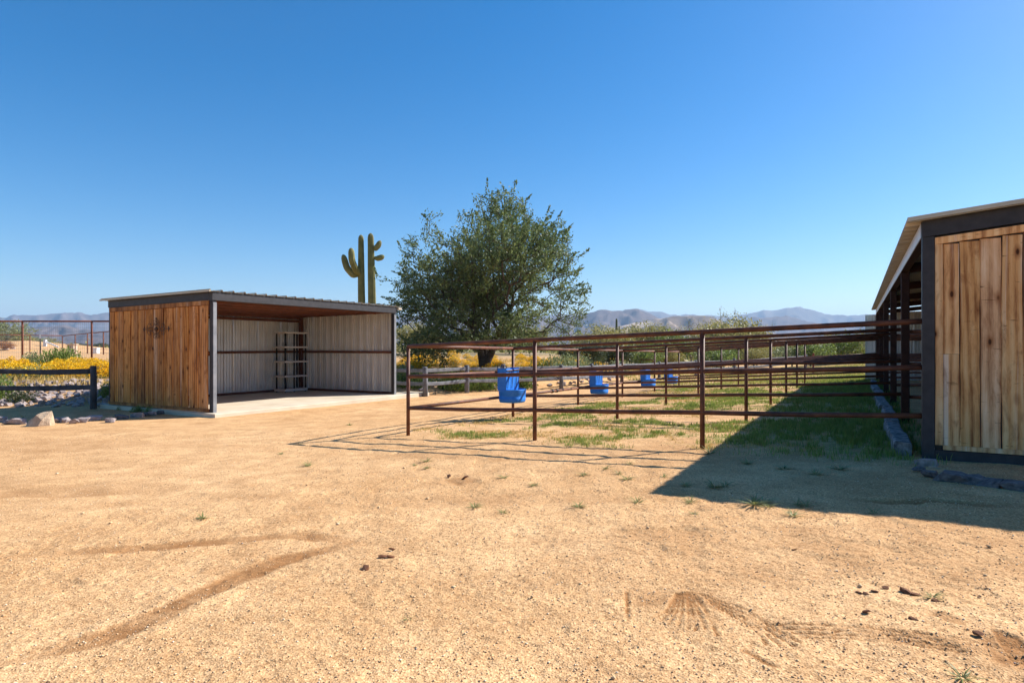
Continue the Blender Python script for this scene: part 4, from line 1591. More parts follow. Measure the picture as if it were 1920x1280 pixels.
gp = 'desert trees beyond the pens'
for i, (kind, px_, Y, h, wsc, lab) in enumerate([
        ('verde', 1130, 48, 3.0, 1.3, 'pale yellow-green desert tree just past the big tree'),
        ('verde', 1175, 56, 3.2, 1.3, 'airy yellow-green tree behind the thin distant saguaro'),
        ('verde', 1225, 52, 3.5, 1.2, 'pale rounded palo verde below the mesa'),
        ('grey', 1262, 50, 2.9, 1.2, 'grey-green bushy tree below the pale sand patches'),
        ('bare', 1296, 54, 3.6, 1.1, 'thin leafless tree left of the second fence post'),
        ('verde', 1335, 60, 3.7, 1.2, 'olive tree with open crown right of the second fence post'),
        ('bare', 1362, 55, 4.6, 1.0, 'tallest bare twiggy tree standing against the sky'),
        ('verde', 1378, 50, 3.9, 1.2, 'olive tree under the tallest bare tree'),
        ('verde', 1402, 47, 3.2, 1.1, 'yellow-green tree below the dark double hill'),
        ('grey', 1345, 42, 1.9, 1.2, 'low grey shrub-like tree behind the far divider'),
        ('grey', 1447, 50, 1.9, 1.3, 'low grey-green tree behind the third divider post'),
        ('verde', 1415, 44, 1.7, 1.2, 'low yellowish tree behind the second divider post'),
        ('verde', 1485, 52, 2.2, 1.3, 'olive-yellow tree under the blue summit'),
        ('grey', 1520, 50, 2.1, 1.3, 'grey-green tree behind the red post'),
        ('verde', 1556, 54, 2.4, 1.3, 'yellow-green tree right of the red post'),
        ('grey', 1592, 52, 2.6, 1.2, 'bushy green tree two crowns left of the barn end'),
        ('verde', 1622, 55, 2.3, 1.2, 'yellow-green tree nearest the barn end'),
        ('bare', 1632, 49, 2.9, 0.8, 'dark bare branches against the barn end'),
        ('dark', 1110, 38, 1.7, 1.25, 'dense dark green shrub behind the second blue feeder'),
        ('dark', 1150, 40, 1.9, 1.25, 'tall dark green shrub left of the third blue feeder'),
        ('dark', 1065, 37, 1.3, 1.1, 'dark green shrub behind yellow flowers right of the trunk'),
        ('grey', 1205, 43, 1.9, 1.2, 'grey twiggy shrub above the third blue feeder'),
        ('verde', 1250, 45, 1.7, 1.2, 'yellow-green shrub above the farthest feeder'),
        ('verde', 1000, 47, 2.2, 1.2, 'pale tree seen under the right side of the big crown'),
        ('grey', 955, 50, 2.0, 1.3, 'grey-green tree seen just right of the big trunk'),
        ('verde', 780, 46, 2.4, 1.3, 'yellow-green tree seen under the left side of the big crown'),
        ('dark', 840, 50, 2.0, 1.3, 'dark tree seen left of the big trunk'),
        ('verde', 890, 56, 2.2, 1.3, 'pale tree directly behind the big trunk'),
]):
    plant_tree(kind, i, px_, Y, h * (1.0 if kind == 'dark' else 1.15), wsc, lab, gp)
gp = 'trees beyond the arena'
for i, (kind, px_, Y, h, wsc, lab) in enumerate([
        ('grey', 8, 88, 4.2, 1.3, 'tall green tree at the left picture edge beyond the arena'),
        ('verde', 30, 100, 3.4, 1.3, 'olive tree next to the tall tree beyond the arena'),
        ('grey', 62, 105, 2.8, 1.4, 'grey-green tree behind the sand mound'),
        ('verde', 88, 112, 2.8, 1.3, 'yellow-green tree behind the pale sloping pipe'),
        ('dark', 112, 110, 1.7, 1.6, 'low dark tree left of the tan block pillar'),
        ('dark', 152, 112, 1.6, 1.7, 'low dark tree right of the tan block pillar'),
        ('dark', 188, 108, 1.7, 1.7, 'low dark tree behind the white box'),
        ('orange', 8, 74, 1.5, 1.4, 'rusty orange bush at the left edge of the arena')]):
    plant_tree(kind, i, px_, Y, h, wsc, lab, gp)


# ------------------------------------------------------------------ flowering shrubs and plants
def bush_meshes(seed, W_, H, nleaf, nflow, leafm, size, up=0.6, dome=0.85):
    r_ = np.random.default_rng(seed)

    def dpts(n_, lo, hi):
        d_ = r_.normal(size=(n_, 3))
        d_[:, 2] = np.abs(d_[:, 2])
        d_ /= np.linalg.norm(d_, axis=1)[:, None]
        lump = 0.80 + 0.35 * vnoise(d_[:, 0] * 3 + 9, d_[:, 1] * 3 + d_[:, 2] * 2, seed)
        rr2 = r_.uniform(lo, hi, n_) * lump
        return d_ * rr2[:, None] * np.array([W_ / 2, W_ / 2, H]), d_
    c_, d_ = dpts(nleaf, 0.15, 1.0)
    V, Fq = quads(c_, size, r_, 0.5, up, d_ * 0.5)
    # stems
    sv, sf = [], []
    for q in range(26):
        e, _ = dpts(1, 0.7, 1.0)
        e = e[0]
        a = np.array([e[0] * 0.1, e[1] * 0.1, 0.0])
        t_ = np.array([0.006, 0, 0]), np.array([0, 0.006, 0])
        b0 = len(sv)
        sv += [a - t_[0], a + t_[0], a + t_[1], e]
        sf += [(b0, b0 + 1, b0 + 3), (b0 + 1, b0 + 2, b0 + 3), (b0 + 2, b0, b0 + 3)]
    fol = mesh('foliage', V, Fq, M[leafm])
    st = mesh('stems', sv, sf, M['twig'])
    fl = None
    if nflow:
        c_, d_ = dpts(nflow, 0.92, 1.14)
        c_ = c_[c_[:, 2] > 0.30 * H]
        V, Fq = quads(c_, 0.022, r_, 0.85)
        fl = mesh('flowers', V, Fq, M['flower'])
    return fol, st, fl


BR = [bush_meshes(400 + i, 1.0, 0.62, 1300, 1500 + 250 * i, 'leaf_grey', 0.026) for i in range(3)]
BR.append(bush_meshes(410, 1.0, 0.55, 1500, 420, 'leaf_grey', 0.026))
GR = [bush_meshes(420 + i, 0.9, 0.60, 1300, 0, 'leaf_green', 0.035, 1.4) for i in range(2)]
DK = [bush_meshes(430 + i, 1.0, 0.75, 1500, 0, 'leaf_dark', 0.034, 0.8) for i in range(2)]
PL = [bush_meshes(440, 1.0, 0.7, 1400, 30, 'leaf_grey', 0.042, 0.6)]


def bush(kind, i, x_, y_, s_, name, label, cat, group, sz=1.0):
    fol, st, fl = kind[i % len(kind)]
    t = thing(name, label, cat, (x_, y_, gz(x_, y_) - 0.02), random.uniform(0, 6.28), group)
    t.scale = (s_, s_, s_ * sz)
    part('foliage', fol, t)
    part('stems', st, t)
    if fl:
        part('flowers', fl, t)['kind'] = 'stuff'
    return t


r_ = np.random.default_rng(91)
cnt = 0
for i in range(400):
    if cnt >= 46:
        break
    x_ = r_.uniform(-21, -12)
    d_ = r_.uniform(3.6, 7.6)
    y_ = float(np.interp(x_, FX, FY)) + d_
    if not (-0.86 < x_ / y_ < -0.60):
        continue
    bush(BR, i % 3, x_, y_, r_.uniform(0.62, 0.92), 'brittlebush', 'yellow-flowering brittlebush on the bank behind the black rail fence', 'shrub', 'brittlebushes behind the black rail fence', r_.uniform(0.8, 1.15))
    cnt += 1
for i, (px_, d_, s_) in enumerate([(28, 3.4, 1.1), (45, 3.6, 1.1), (62, 3.4, 1.15), (80, 3.7, 1.1), (92, 3.5, 0.9)]):
    y_ = 16.2 + d_
    bush(BR, 3, (px_ - 960) / F * y_, y_, s_, 'pale_shrub', 'low pale green shrub on the bank above the rocks, %s from the picture edge' % NTH[i], 'shrub', 'pale shrubs above the riprap', 0.8)
for px_, d_, s_, lab in ((98, 10.5, 1.35, 'leafy green shrub above the yellow flowers, left half'), (125, 10.8, 1.45, 'leafy green shrub above the yellow flowers, right half'), (60, 11.2, 0.9, 'small pale green shrub at the foot of the mesh fence')):
    y_ = 16.2 + d_
    bush(GR if px_ > 70 else PL, 0, (px_ - 960) / F * y_, y_, s_, 'green_shrub', lab, 'shrub', None, 1.0)
q = ground_at(0, 752)
bush(GR, 1, q[0] - 0.1, q[1], 1.25, 'green_shrub', 'dark green shrub at the left picture edge before the rocks', 'shrub', None, 1.0)
q = ground_at(26, 758)
bush(DK, 1, q[0], q[1] + 0.3, 0.75, 'green_shrub', 'small grey-green shrub at the foot of the rocks', 'shrub', None, 0.9)
q = ground_at(198, 752)
bush(GR, 0, q[0], q[1] + 0.2, 0.75, 'green_shrub', 'green plant between the black post and the shelter corner', 'shrub', None, 1.0)
bush(BR, 3, q[0] - 0.25, q[1] + 0.6, 0.55, 'brittlebush', 'small brittlebush with few flowers beside the shelter corner', 'shrub', None, 1.0)

cnt = 0
for i in range(900):
    if cnt >= 80:
        break
    d_ = 2.3 + 13 * r_.random() ** 1.2
    x_ = r_.uniform(-6.5, 9)
    y_ = float(np.interp(x_, FX, FY)) + d_
    pxx = 960 + F * x_ / y_
    if not (735 < pxx < 1125):
        continue
    if pxx > 1010 and d_ > 7:
        continue
    bush(BR, i % 3, x_, y_, r_.uniform(0.5, 0.9), 'brittlebush', 'yellow-flowering brittlebush behind the weathered rail fence', 'shrub', 'brittlebushes behind the weathered rail fence', r_.uniform(0.75, 1.05))
    cnt += 1
for i, (px_, py_, s_, kind, lab) in enumerate([
        (760, 733, 0.9, GR, 'dark green plant by the shelter corner post, under the lower rail'), (785, 731, 0.8, GR, 'green plant left of the first grey fence post'), (832, 733, 1.0, GR, 'green plant behind the path light'),
        (850, 731, 0.8, GR, 'green plant midway between the first two grey posts'), (866, 729, 0.9, GR, 'green plant just left of the second grey post'), (893, 727, 0.8, GR, 'green plant before the tree trunk'),
        (915, 726, 0.85, GR, 'green plant right of the tree trunk'), (935, 724, 0.8, GR, 'green plant behind the nearest blue feeder'), (982, 723, 0.95, GR, 'bright green clump left of the tall middle post'),
        (1012, 721, 1.0, GR, 'bright green clump right of the tall middle post'), (1040, 719, 1.0, PL, 'pale leafy plant left of the third grey post'), (1066, 717, 1.1, PL, 'pale leafy plant right of the third grey post'),
        (1092, 715, 1.0, PL, 'pale leafy plant before the dark shrubs'), (1118, 713, 0.9, DK, 'dark plant behind the second blue feeder'), (1165, 708, 1.0, PL, 'pale plant between the second and third feeders'), (755, 712, 0.9, PL, 'pale plant right of the shelter on the bank')]):
    q = ground_at(px_, py_)
    bush(kind, i, q[0], q[1] + 0.5, s_ * 1.35, 'leafy_plant', lab, 'plant', 'plants along the weathered rail fence', 1.0)
for i, (px_, py_, s_) in enumerate([(258, 772, 0.42), (280, 773, 0.40), (228, 768, 0.3)]):
    q = ground_at(px_, py_)
    bush(GR, i, q[0], q[1], s_, 'weed_clump', ['dark weed clump at the foot of the board wall, left one', 'dark weed clump at the foot of the board wall, right one', 'smallest weed clump by the board wall'][i], 'weeds', 'weeds at the foot of the board wall', 0.75)


# ------------------------------------------------------------------ saguaros
def cactus_stem(mb_, pts, rad_, ribs=14):
    pts = np.array(pts, float)
    # resample smoothly
    t = np.linspace(0, 1, len(pts))
    tt = np.concatenate([np.linspace(0, 0.9, 22)[:-1], 1 - 0.1 * (1 - np.linspace(0, 1, 12)) ** 2])
    P = np.stack([np.interp(tt, t, pts[:, k_]) for k_ in range(3)], 1)
    for _ in range(3):
        P[1:-1] = 0.25 * P[:-2] + 0.5 * P[1:-1] + 0.25 * P[2:]
    rr2 = np.interp(tt, np.linspace(0, 1, len(rad_)), rad_)
    tlen = np.linalg.norm(np.diff(pts, axis=0), axis=1).sum()
    tip = np.clip((1 - tt) * tlen / (1.5 * rad_[-1]), 0, 1)
    rr2 = rr2 * np.sqrt(np.clip(1 - (1 - tip) ** 2, 0.02, 1))
    n_ = ribs * 4
    tan = np.gradient(P, axis=0)
    tan /= np.linalg.norm(tan, axis=1)[:, None]
    a = np.cross([0, 1.0, 0.001], tan[0])
    v = []
    for i in range(len(P)):
        a = a - tan[i] * a.dot(tan[i])
        a /= np.linalg.norm(a)
        b = np.cross(tan[i], a)
        for k_ in range(n_):
            th = 2 * math.pi * k_ / n_
            q = rr2[i] * (1 + 0.13 * math.cos(ribs * th))
            v.append(P[i] + q * (math.cos(th) * a + math.sin(th) * b))
    f = []
    for i in range(len(P) - 1):
        for k_ in range(n_):
            k2 = (k_ + 1) % n_
            f.append((i * n_ + k_, i * n_ + k2, (i + 1) * n_ + k2, (i + 1) * n_ + k_))
    f.append(tuple((len(P) - 1) * n_ + k_ for k_ in range(n_)))
    mb_.add(v, f)
    return mb_


YS = 33.0
for px_, top, lab, arms, r0 in (
        (677.5, 440, 'tall saguaro cactus with two raised arms above the shelter roof', [([(672, 515), (663, 516), (652, 503), (645, 478)], -0.15, 'arm'), ([(676, 515), (670, 508), (665, 492), (663.5, 468)], -0.45, 'arm')], 0.185),
        (697, 437, 'tall saguaro cactus with two short arms beside the tree', [([(699, 467), (704, 466), (709, 461), (713.5, 451)], 0.0, 'arm'), ([(701, 483.5), (708, 484.5), (714, 483), (720.5, 479.5)], 0.0, 'arm')], 0.205)):
    X = (px_ - 960) / F * YS
    z0 = gz(X, YS)
    t = thing('saguaro_cactus', lab, 'cactus', (X, YS, z0), 0, 'pair of tall saguaros')
    H = CAMZ + (HZ - top) / F * YS - z0
    cactus_stem(MB(), [(0.05, 0, -0.1), (0.03, 0, H * 0.35), (0.0, 0, H * 0.6), (-0.02 if px_ < 690 else -0.06, 0, H)], [r0 * 0.9, r0, r0 * 0.93, r0 * 0.86, r0 * 0.68]).build('stem', M['cactus'], t, True)
    for pts, dy, nm in arms:
        pp = [at(a, b, YS) - np.array([X, YS, z0]) + np.array([0, dy * (k_ / 1.5 if k_ < 2 else 1.3), 0]) for k_, (a, b) in enumerate(pts)]
        small = px_ > 690
        cactus_stem(MB(), pp, [0.06, 0.13, 0.135, 0.12] if small else [0.10, 0.155, 0.155, 0.14], 11).build('arm', M['cactus'], t, True)
for px_, top, Y, r0, lab in ((1156, 597, 60, 0.20, 'distant slim saguaro between the trees below the mesa'), (1161, 611, 60.5, 0.14, 'shorter thin saguaro just right of the distant slim one')):
    X = (px_ - 960) / F * Y
    t = thing('saguaro_cactus', lab, 'cactus', (X, Y, gz(X, Y)), 0, 'distant saguaros')
    H = CAMZ + (HZ - top) / F * Y - gz(X, Y)
    cactus_stem(MB(), [(0, 0, -0.1), (0, 0, H * 0.5), (0.0, 0, H)], [r0 * 1.2, r0 * 1.3, r0 * 0.6, r0 * 0.4], 9).build('stem', M['cactus_far'], t, True)


# ------------------------------------------------------------------ post and rail fences
def rail_mesh(p0, p1, h, th, mat, seed):
    r_ = np.random.default_rng(seed)
    p0, p1 = np.array(p0, float), np.array(p1, float)
    d_ = p1 - p0
    n_ = 9
    nrm = np.array([-d_[1], d_[0], 0])
    nrm /= np.linalg.norm(nrm)
    v = []
    for i in range(n_ + 1):
        s_ = i / n_
        c_ = p0 + d_ * s_ + np.array([0, 0, 0.012 * math.sin(3 * s_ + seed) - 0.015 * math.sin(math.pi * s_)])
        hh = h * (0.9 + 0.2 * r_.random())
        for a, b in ((-1, -.7), (-.6, -1), (.6, -1), (1, -.7), (1, .7), (.6, 1), (-.6, 1), (-1, .7)):
            v.append(c_ + nrm * a * th / 2 + np.array([0, 0, b * hh / 2]))
    f = [tuple(range(8)), tuple(n_ * 8 + k_ for k_ in range(7, -1, -1))]
    for i in range(n_):
        for k_ in range(8):
            k2 = (k_ + 1) % 8
            f.append((i * 8 + k_, (i + 1) * 8 + k_, (i + 1) * 8 + k2, i * 8 + k2))
    return mesh('rail', v, f, mat)


def rail_fence(pts, label, mat, heights, levels, seed, pw=0.15):
    base = np.array([pts[0][0], pts[0][1], gz(*pts[0])])
    t = thing('rail_fence', label, 'fence', base, 0)
    tops = []
    for i, (a, b) in enumerate(pts):
        z = gz(a, b)
        mb_ = MB()
        h = heights[i % len(heights)]
        x_, y_ = a - base[0], b - base[1]
        mb_.tube([(x_, y_, z - base[2] - 0.2), (x_ + 0.01, y_, z - base[2] + h * 0.5), (x_, y_, z - base[2] + h - 0.03), (x_, y_, z - base[2] + h)], [pw / 2 * 1.05, pw / 2, pw / 2, pw / 2 * 0.8], 9)
        mb_.build('post', mat, t, True)
    for i in range(len(pts) - 1):
        (a, b), (c_, d_) = pts[i], pts[i + 1]
        for k_, lv in enumerate(levels):
            part('rail', rail_mesh((a - base[0], b - base[1], gz(a, b) - base[2] + lv), (c_ - base[0], d_ - base[1], gz(c_, d_) - base[2] + lv), 0.125, 0.07, mat, seed + i * 3 + k_), t)
    return t


rail_fence([(-10.85, 16.1), (-13.5, 16.05), (-16.2, 16.0)], 'two-rail post fence coloured black for the shelter shadow, before the rocks', M['shade_dark_wood'], [1.12], (0.56, 0.98), 700)
rp = [(-8.6, 24.6), (-5.6, 22.4), (-2.87, 20.5), (-1.62, 22.2), (-0.33, 23.3), (1.97, 24.9), (3.45, 27.0), (5.3, 30.0), (8.0, 33.8), (11.0, 37.2), (14.2, 39.7), (17.5, 42.0), (21, 44.4)]
rail_fence(rp, 'weathered grey split-rail fence running past the tree behind the pens', M['rail_wood'], [1.0, 1.02, 0.98], (0.42, 0.86), 740, 0.17)

# path lights
for px_, py_, lab in ((817, 740.5, 'small solar path light left of the second grey fence post'), (992.5, 727, 'small solar path light behind the first divider, by the bright green clump')):
    q = ground_at(px_, py_)
    t = thing('path_light', lab, 'light', q, 0, 'solar path lights')
    MB().tube([(0, 0, -0.05), (0, 0, 0.26)], 0.012, 8).build('stake', M['lamp_metal'], t)
    MB().tube([(0, 0, 0.26), (0, 0, 0.275), (0, 0, 0.34)], [0.025, 0.045, 0.055], 12).build('lens', M['lamp_glass'], t, True)
    MB().tube([(0, 0, 0.34), (0, 0, 0.345), (0, 0, 0.372), (0, 0, 0.39)], [0.06, 0.085, 0.07, 0.02], 14).build('cap', M['lamp_metal'], t, True)

# ------------------------------------------------------------------ arena on the left
def mesh_fence(pts, top, label, wires=True, group=None):
    b = pts[0]
    z0 = gz(*b)
    t = thing('mesh_fence', label, 'fence', (b[0], b[1], z0), 0, group)
    for i, (x_, y_) in enumerate(pts):
        MB().tube([(x_ - b[0], y_ - b[1], gz(x_, y_) - z0 - 0.2), (x_ - b[0], y_ - b[1], top - z0)], 0.045, 8).build('post', M['pipe_far'], t, True)
    for (x0, y0), (x1, y1) in zip(pts[:-1], pts[1:]):
        MB().tube([(x0 - b[0], y0 - b[1], top - z0), (x1 - b[0], y1 - b[1], top - z0)], 0.042, 8).build('rail', M['pipe_far'], t, True)
        mb_ = MB()
        L = math.hypot(x1 - x0, y1 - y0)
        g0 = gz(0.5 * (x0 + x1), 0.5 * (y0 + y1)) + 0.05
        if wires:
            for s_ in np.arange(0.1, L - 0.05, 0.10):
                xx_, yy_ = x0 + (x1 - x0) * s_ / L - b[0], y0 + (y1 - y0) * s_ / L - b[1]
                mb_.tube([(xx_, yy_, g0 - z0), (xx_, yy_, top - 0.04 - z0)], 0.0035, 3, False)
        for z in np.arange(g0 + 0.1, top - 0.05, 0.2 if wires else 0.3):
            mb_.tube([(x0 - b[0], y0 - b[1], z - z0), (x1 - b[0], y1 - b[1], z - z0)], 0.004 if wires else 0.008, 3, False)
        o = mb_.build('wire_mesh', M['grey_steel'], t)
        o['kind'] = 'stuff'
    return t


Ym = 30.0
mesh_fence([((px_ - 960) / F * Ym, Ym + 0.0) for px_ in (-90, 42, 172, 302)], 2.73, 'rust-red pipe fence with welded wire mesh behind the yellow flowers')
cA = at(117, 629, 70)
mesh_fence([tuple(at(-60, 620, 60)[:2]), tuple(at(-2, 622, 64)[:2]), tuple(at(56, 626, 67)[:2]), tuple(cA[:2])], 2.75, 'far arena fence run, its top rail descending toward the corner', False, 'far arena fences')
mesh_fence([tuple(cA[:2]), tuple(at(141, 625, 62)[:2]), tuple(at(164, 622, 56.5)[:2]), tuple(at(194, 616, 51)[:2]), tuple(at(232, 611, 45)[:2])], 2.72, 'far arena fence run coming from the corner toward the shelter', False, 'far arena fences')
x_, y_ = at(75.5, 640, 29.4)[:2]
t = thing('steel_post', 'thin green steel stake in front of the mesh fence', 'post', (x_, y_, gz(x_, y_)))
MB().box((-0.02, -0.02, -0.2), (0.02, 0.02, 1.25), 0.004).build('shaft', M['leaf_dark'] if False else M['lamp_metal'], t)
MB().box((-0.03, -0.024, 1.05), (0.03, -0.021, 1.25)).build('tip', M['white'], t)
x_, y_ = at(135.5, 650, 64)[:2]
t = thing('block_pillar', 'squat tan block pillar with a flat cap beyond the arena corner', 'pillar', (x_, y_, gz(x_, y_)))
MB().box((-0.34, -0.3, -0.1), (0.34, 0.3, 0.90), 0.02).build('shaft', M['stucco'], t)
MB().box((-0.42, -0.38, 0.902), (0.42, 0.38, 1.0), 0.02).build('cap', M['stucco'], t)
x_, y_ = at(178.5, 650, 66)[:2]
t = thing('white_box', 'white utility box in the far arena left of the shelter', 'box', (x_, y_, gz(x_, y_)))
MB().box((-0.33, -0.25, -0.05), (0.33, 0.25, 0.52), 0.02).build('body', M['white'], t)
MB().box((-0.36, -0.28, 0.522), (0.36, 0.28, 0.60), 0.02).build('lid', M['white'], t)
a_ = at(85, 640, 80)
b_ = at(110, 656, 80)
t = thing('sloping_trough', 'pale sloping metal trough on the sand mound', 'trough', (a_[0], a_[1], gz(a_[0], a_[1])))
zb = gz(a_[0], a_[1])
MB().tube([(0, 0, a_[2] - zb), (b_[0] - a_[0], 0, max(b_[2], gz(b_[0], b_[1]) + 0.05) - zb)], 0.09, 8).build('chute', M['trim_white'], t)
MB().box((-0.16, -0.16, -0.2), (0.14, 0.16, a_[2] - zb + 0.25), 0.02).build('hopper', M['trim_white'], t)
for i in range(22):
    x_ = -66 + rr_.uniform(-9, 7)
    y_ = 76 + rr_.uniform(-3, 2)
    stone(RK, (x_, y_, gz(x_, y_) + 0.05), rr_.uniform(0.35, 0.8), 'grey rock at the foot of the sand mound', 'rock', 'rocks round the sand mound', 'mound_rock', i)

# far pipe gate, red post and stakes behind the pens
a_, b_ = ground_at(1165, 688), ground_at(1225, 690)
a_, b_ = at(1165, 673, 44), at(1224, 674, 41)
t = thing('pipe_gate', 'low rusty pipe gate beyond the far feeders', 'gate', (a_[0], a_[1], gz(a_[0], a_[1])))
z0 = gz(a_[0], a_[1])
for s_ in (0, 0.28, 0.62, 1.0):
    q = a_ + (b_ - a_) * s_
    MB().tube([(q[0] - a_[0], q[1] - a_[1], -0.2), (q[0] - a_[0], q[1] - a_[1], q[2] - z0)], 0.03, 8).build('post', M['pipe'], t)
for f_ in (0.5, 1.0):
    MB().tube([(0, 0, (a_[2] - z0) * f_), (b_[0] - a_[0], b_[1] - a_[1], (b_[2] - z0) * f_)], 0.03, 8).build('rail', M['pipe'], t)
x_, y_ = at(1525, 660, 34)[:2]
t = thing('marker_post', 'short red-brown post standing in the grass behind the pens', 'post', (x_, y_, gz(x_, y_)))
MB().tube([(0, 0, -0.2), (0, 0, 1.08)], 0.05, 10).build('shaft', M['pipe_far'], t)
MB().tube([(0, 0, 1.08), (0, 0, 1.11)], [0.055, 0.04], 10).build('cap', M['pipe_far'], t)


# ------------------------------------------------------------------ grass, weeds
def ground_h(x_, y_):
    ix = np.clip(np.searchsorted(xs, x_) - 1, 0, nx - 2)
    iy = np.clip(np.searchsorted(ys, y_) - 1, 0, ny - 2)
    fx = (x_ - xs[ix]) / (xs[ix + 1] - xs[ix])
    fy = (y_ - ys[iy]) / (ys[iy + 1] - ys[iy])
    return (GZ[iy, ix] * (1 - fx) + GZ[iy, ix + 1] * fx) * (1 - fy) + (GZ[iy + 1, ix] * (1 - fx) + GZ[iy + 1, ix + 1] * fx) * fy


def blades(x_, y_, h, wd, r_, lean=0.5):
    n_ = len(x_)
    a = r_.random(n_) * 6.283
    dx, dy = np.cos(a), np.sin(a)
    z = ground_h(x_, y_)
    le = lean * h * r_.random(n_)
    b = r_.random(n_) * 6.283
    base = np.stack([x_, y_, z - 0.004], 1)
    o1 = np.stack([dx * wd, dy * wd, dx * 0], 1)
    tip = base + np.stack([np.cos(b) * le, np.sin(b) * le, h], 1)
    mid = base + np.stack([np.cos(b) * le * 0.35, np.sin(b) * le * 0.35, h * 0.6], 1)
    v = np.stack([base - o1, base + o1, mid + o1 * 0.7, tip, mid - o1 * 0.7], 1).reshape(-1, 3)
    f = np.arange(5 * n_).reshape(-1, 5)
    return v, f


def grass():
    r_ = np.random.default_rng(18)
    V, Fq, MI = [], [], []
    n_ = 900000
    u = r_.random(n_) * 8.0 - 0.2
    t_ = r_.random(n_) ** 1.5 * 24 - 1.0
    x_ = BARN[0] + ROW[0] * u + BY[0] * t_
    y_ = BARN[1] + ROW[1] * u + BY[1] * t_
    g = grass_amount(x_, y_)
    tuft = vnoise(x_ * 9, y_ * 9, 3)
    keep = r_.random(n_) < g * sstep(0.35, 0.75, tuft) * 0.55
    x_, y_ = x_[keep], y_[keep]
    n_ = len(x_)
    u, t_ = pen_uv(x_, y_)
    h = r_.uniform(0.022, 0.075, n_) * (1 + 0.7 * (1 - sstep(0.5, 3.0, u)))
    wd = 0.0022 + 0.00022 * y_
    v, f = blades(x_, y_, h, wd, r_)
    o = part('grass', mesh('grass', v, f, M['grass_green']))
    tag(o, 'short green grass growing in patches in the pens', 'grass', kind='stuff')
    # dry yellow grass along the near fence and far pens
    n_ = 300000
    u = r_.random(n_) * 7.8 - 0.2
    t_ = r_.random(n_) ** 1.4 * 16 - 0.35
    x_ = BARN[0] + ROW[0] * u + BY[0] * t_
    y_ = BARN[1] + ROW[1] * u + BY[1] * t_
    nn = fbm(x_ * 0.9, y_ * 0.9, 4, 31)
    m_ = sstep(0.46, 0.62, nn + 0.05 * sstep(3, 6, u)) * sstep(0.6, 2.0, u) * sstep(-0.4, 0.3, t_)
    keep = r_.random(n_) < m_ * 0.5 * sstep(0.3, 0.6, vnoise(x_ * 7, y_ * 7, 6))
    x_, y_ = x_[keep], y_[keep]
    n_ = len(x_)
    v, f = blades(x_, y_, r_.uniform(0.012, 0.045, n_), 0.0022 + 0.00022 * y_, r_, 1.3)
    o = part('dry_grass', mesh('dry_grass', v, f, M['grass_dry']))
    tag(o, 'dry straw-yellow grass inside the near pen fence', 'grass', kind='stuff')
    # meadow behind the pens and straw on the bank
    n_ = 80000
    x_ = r_.uniform(6, 34, n_)
    y_ = r_.uniform(22, 46, n_)
    u, t_ = pen_uv(x_, y_)
    keep = (t_ > 18.4) & (u > -12) & (r_.random(n_) < 0.25 + 0.75 * sstep(0.4, 0.6, fbm(x_ * 0.5, y_ * 0.5, 3, 37)))
    x_, y_ = x_[keep], y_[keep]
    n_ = len(x_)
    v, f = blades(x_, y_, r_.uniform(0.05, 0.16, n_), np.full(n_, 0.012), r_)
    o = part('grass', mesh('grass', v, f, M['grass_meadow']))
    tag(o, 'green meadow grass beyond the far end of the pens', 'grass', kind='stuff')
    n_ = 60000
    x_ = np.concatenate([r_.uniform(-20, -10, n_ // 2), r_.uniform(-6, 8, n_ // 2)])
    y_ = np.interp(x_, FX, FY) + r_.uniform(2.2, 13, n_)
    keep = r_.random(n_) < sstep(0.35, 0.6, fbm(x_ * 0.6, y_ * 0.6, 3, 77))
    x_, y_ = x_[keep], y_[keep]
    v, f = blades(x_, y_, r_.uniform(0.08, 0.25, len(x_)), np.full(len(x_), 0.008), r_)
    o = part('dry_grass', mesh('dry_grass', v, f, M['grass_dry']))
    tag(o, 'straw-yellow dry grass between the flowering shrubs on the bank', 'grass', kind='stuff')


grass()


def weed(seed, n_=30, h=0.055, sp=0.5):
    """a tuft: thin blades and small leaves leaving one root"""
    r_ = np.random.default_rng(seed)
    v, f = [np.zeros(3)], []
    for i in range(n_):
        a = r_.random() * 6.283
        d_ = np.array([math.cos(a), math.sin(a), 0])
        s_ = np.array([-d_[1], d_[0], 0]) * r_.uniform(0.0018, 0.0042)
        L = h * r_.uniform(0.4, 1.3)
        rise = r_.uniform(0.2, 1.0)
        m1 = d_ * L * sp * 1.1 + np.array([0, 0, L * 0.6 * rise])
        tp = d_ * L * (0.9 + sp) + np.array([0, 0, L * rise])
        k_ = len(v)
        v += [m1 + s_, tp, m1 - s_]
        f.append((0, k_, k_ + 1, k_ + 2))
    return mesh('weed_tuft', v, f, M['grass_weed'])


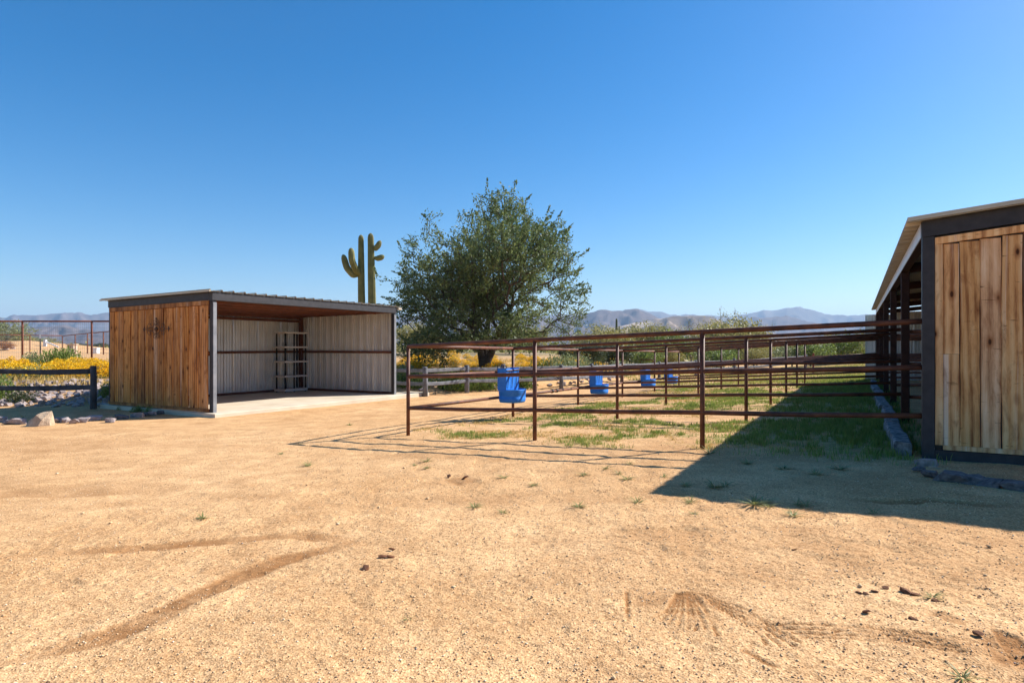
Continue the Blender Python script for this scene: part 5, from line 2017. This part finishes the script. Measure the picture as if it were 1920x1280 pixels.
WD = [weed(800 + i) for i in range(5)]
for i, (px_, py_, s_) in enumerate([(381, 972, 1.1), (527, 850, 1.0), (578, 872, 1.6), (655, 796, 1.4), (890, 950, 1.2), (943, 961, 0.8), (1085, 950, 1.2), (1195, 943, 1.2), (1295, 941, 1.1),
                                    (1415, 944, 2.0), (1432, 940, 1.4), (1440, 948, 1.2), (1495, 945, 1.2), (1512, 948, 1.2), (1488, 967, 1.2), (1747, 1122, .8), (1804, 1266, .9), (765, 1160, .5), (1360, 912, 1.4),
                                    (1285, 912, 1.2), (1340, 915, 1.6), (1175, 900, 1.4), (1135, 880, 1.1), (1095, 890, 1.1), (945, 895, 1.2), (800, 866, 1.2), (778, 872, .8), (800, 877, 1.1), (1470, 880, 1.4), (1530, 890, 1.6), (1575, 880, 1.8), (1400, 870, 1.6), (1330, 850, 2.2), (560, 832, 1.0), (1000, 910, 1.0), (1245, 895, 0.9),
                                    (1160, 888, 1.0), (1180, 870, 1.0), (1640, 960, .9), (1300, 965, .7)]):
    q = ground_at(px_, py_)
    o = part('weed_tuft', WD[i % 5], None, (q[0], q[1], float(ground_h(np.array([q[0]]), np.array([q[1]]))[0]) - 0.004), (0, 0, random.uniform(0, 6.28)), (s_ * 1.15, s_ * 1.15, s_ * .9))
    o['kind'] = 'thing'
    tag(o, 'small green weed tuft growing out of the sand', 'weed', 'weed tufts in the sand yard')
q = ground_at(45, 790)
o = part('weed_tuft', weed(850, 22, 0.22, 0.25), None, q, (0, 0, 0.3), (1, 1, 1))
tag(o, 'upright yellowish weed just left of the boulder', 'weed')


# far desert scrub: one mass
def scrub():
    r_ = np.random.default_rng(55)
    n_ = 1500
    y_ = 62 + 420 * r_.random(n_) ** 1.7
    x_ = (r_.random(n_) * 2 - 1) * (1.0 * y_ + 10)
    ok = ~((x_ < -0.55 * y_) & (y_ < 105))
    x_, y_ = x_[ok], y_[ok]
    C = []
    for a, b in zip(x_, y_):
        k_ = 26
        s_ = r_.uniform(0.6, 1.6)
        d_ = r_.normal(size=(k_, 3)) * np.array([0.75, 0.75, 0.6]) * s_
        d_[:, 2] = np.abs(d_[:, 2]) + 0.1
        C.append(d_ + np.array([a, b, gz(a, b)]))
    v, f = quads(np.concatenate(C), 0.30, r_, 0.6)
    o = part('desert_scrub', mesh('desert_scrub', v, f, M['leaf_verde']))
    tag(o, 'far mass of olive desert scrub below the mountains', 'scrub', kind='stuff')


scrub()

# ------------------------------------------------------------------ air
mb = MB().box((-9500, -200, -30), (9500, 8600, 445))
hz_m = bpy.data.materials.new('haze')
hz_m.use_nodes = True
hn, hl = hz_m.node_tree.nodes, hz_m.node_tree.links
hn.remove(hn['Principled BSDF'])
pv = hn.new('ShaderNodeVolumePrincipled')
pv.inputs['Color'].default_value = (0.52, 0.72, 1.0, 1)
pv.inputs['Density'].default_value = 0.000135
pv.inputs['Anisotropy'].default_value = 0.1
hl.new(pv.outputs[0], hn['Material Output'].inputs['Volume'])
hz = mb.build('haze', hz_m)
tag(hz, 'thin blue desert haze in the air', 'haze', kind='stuff')
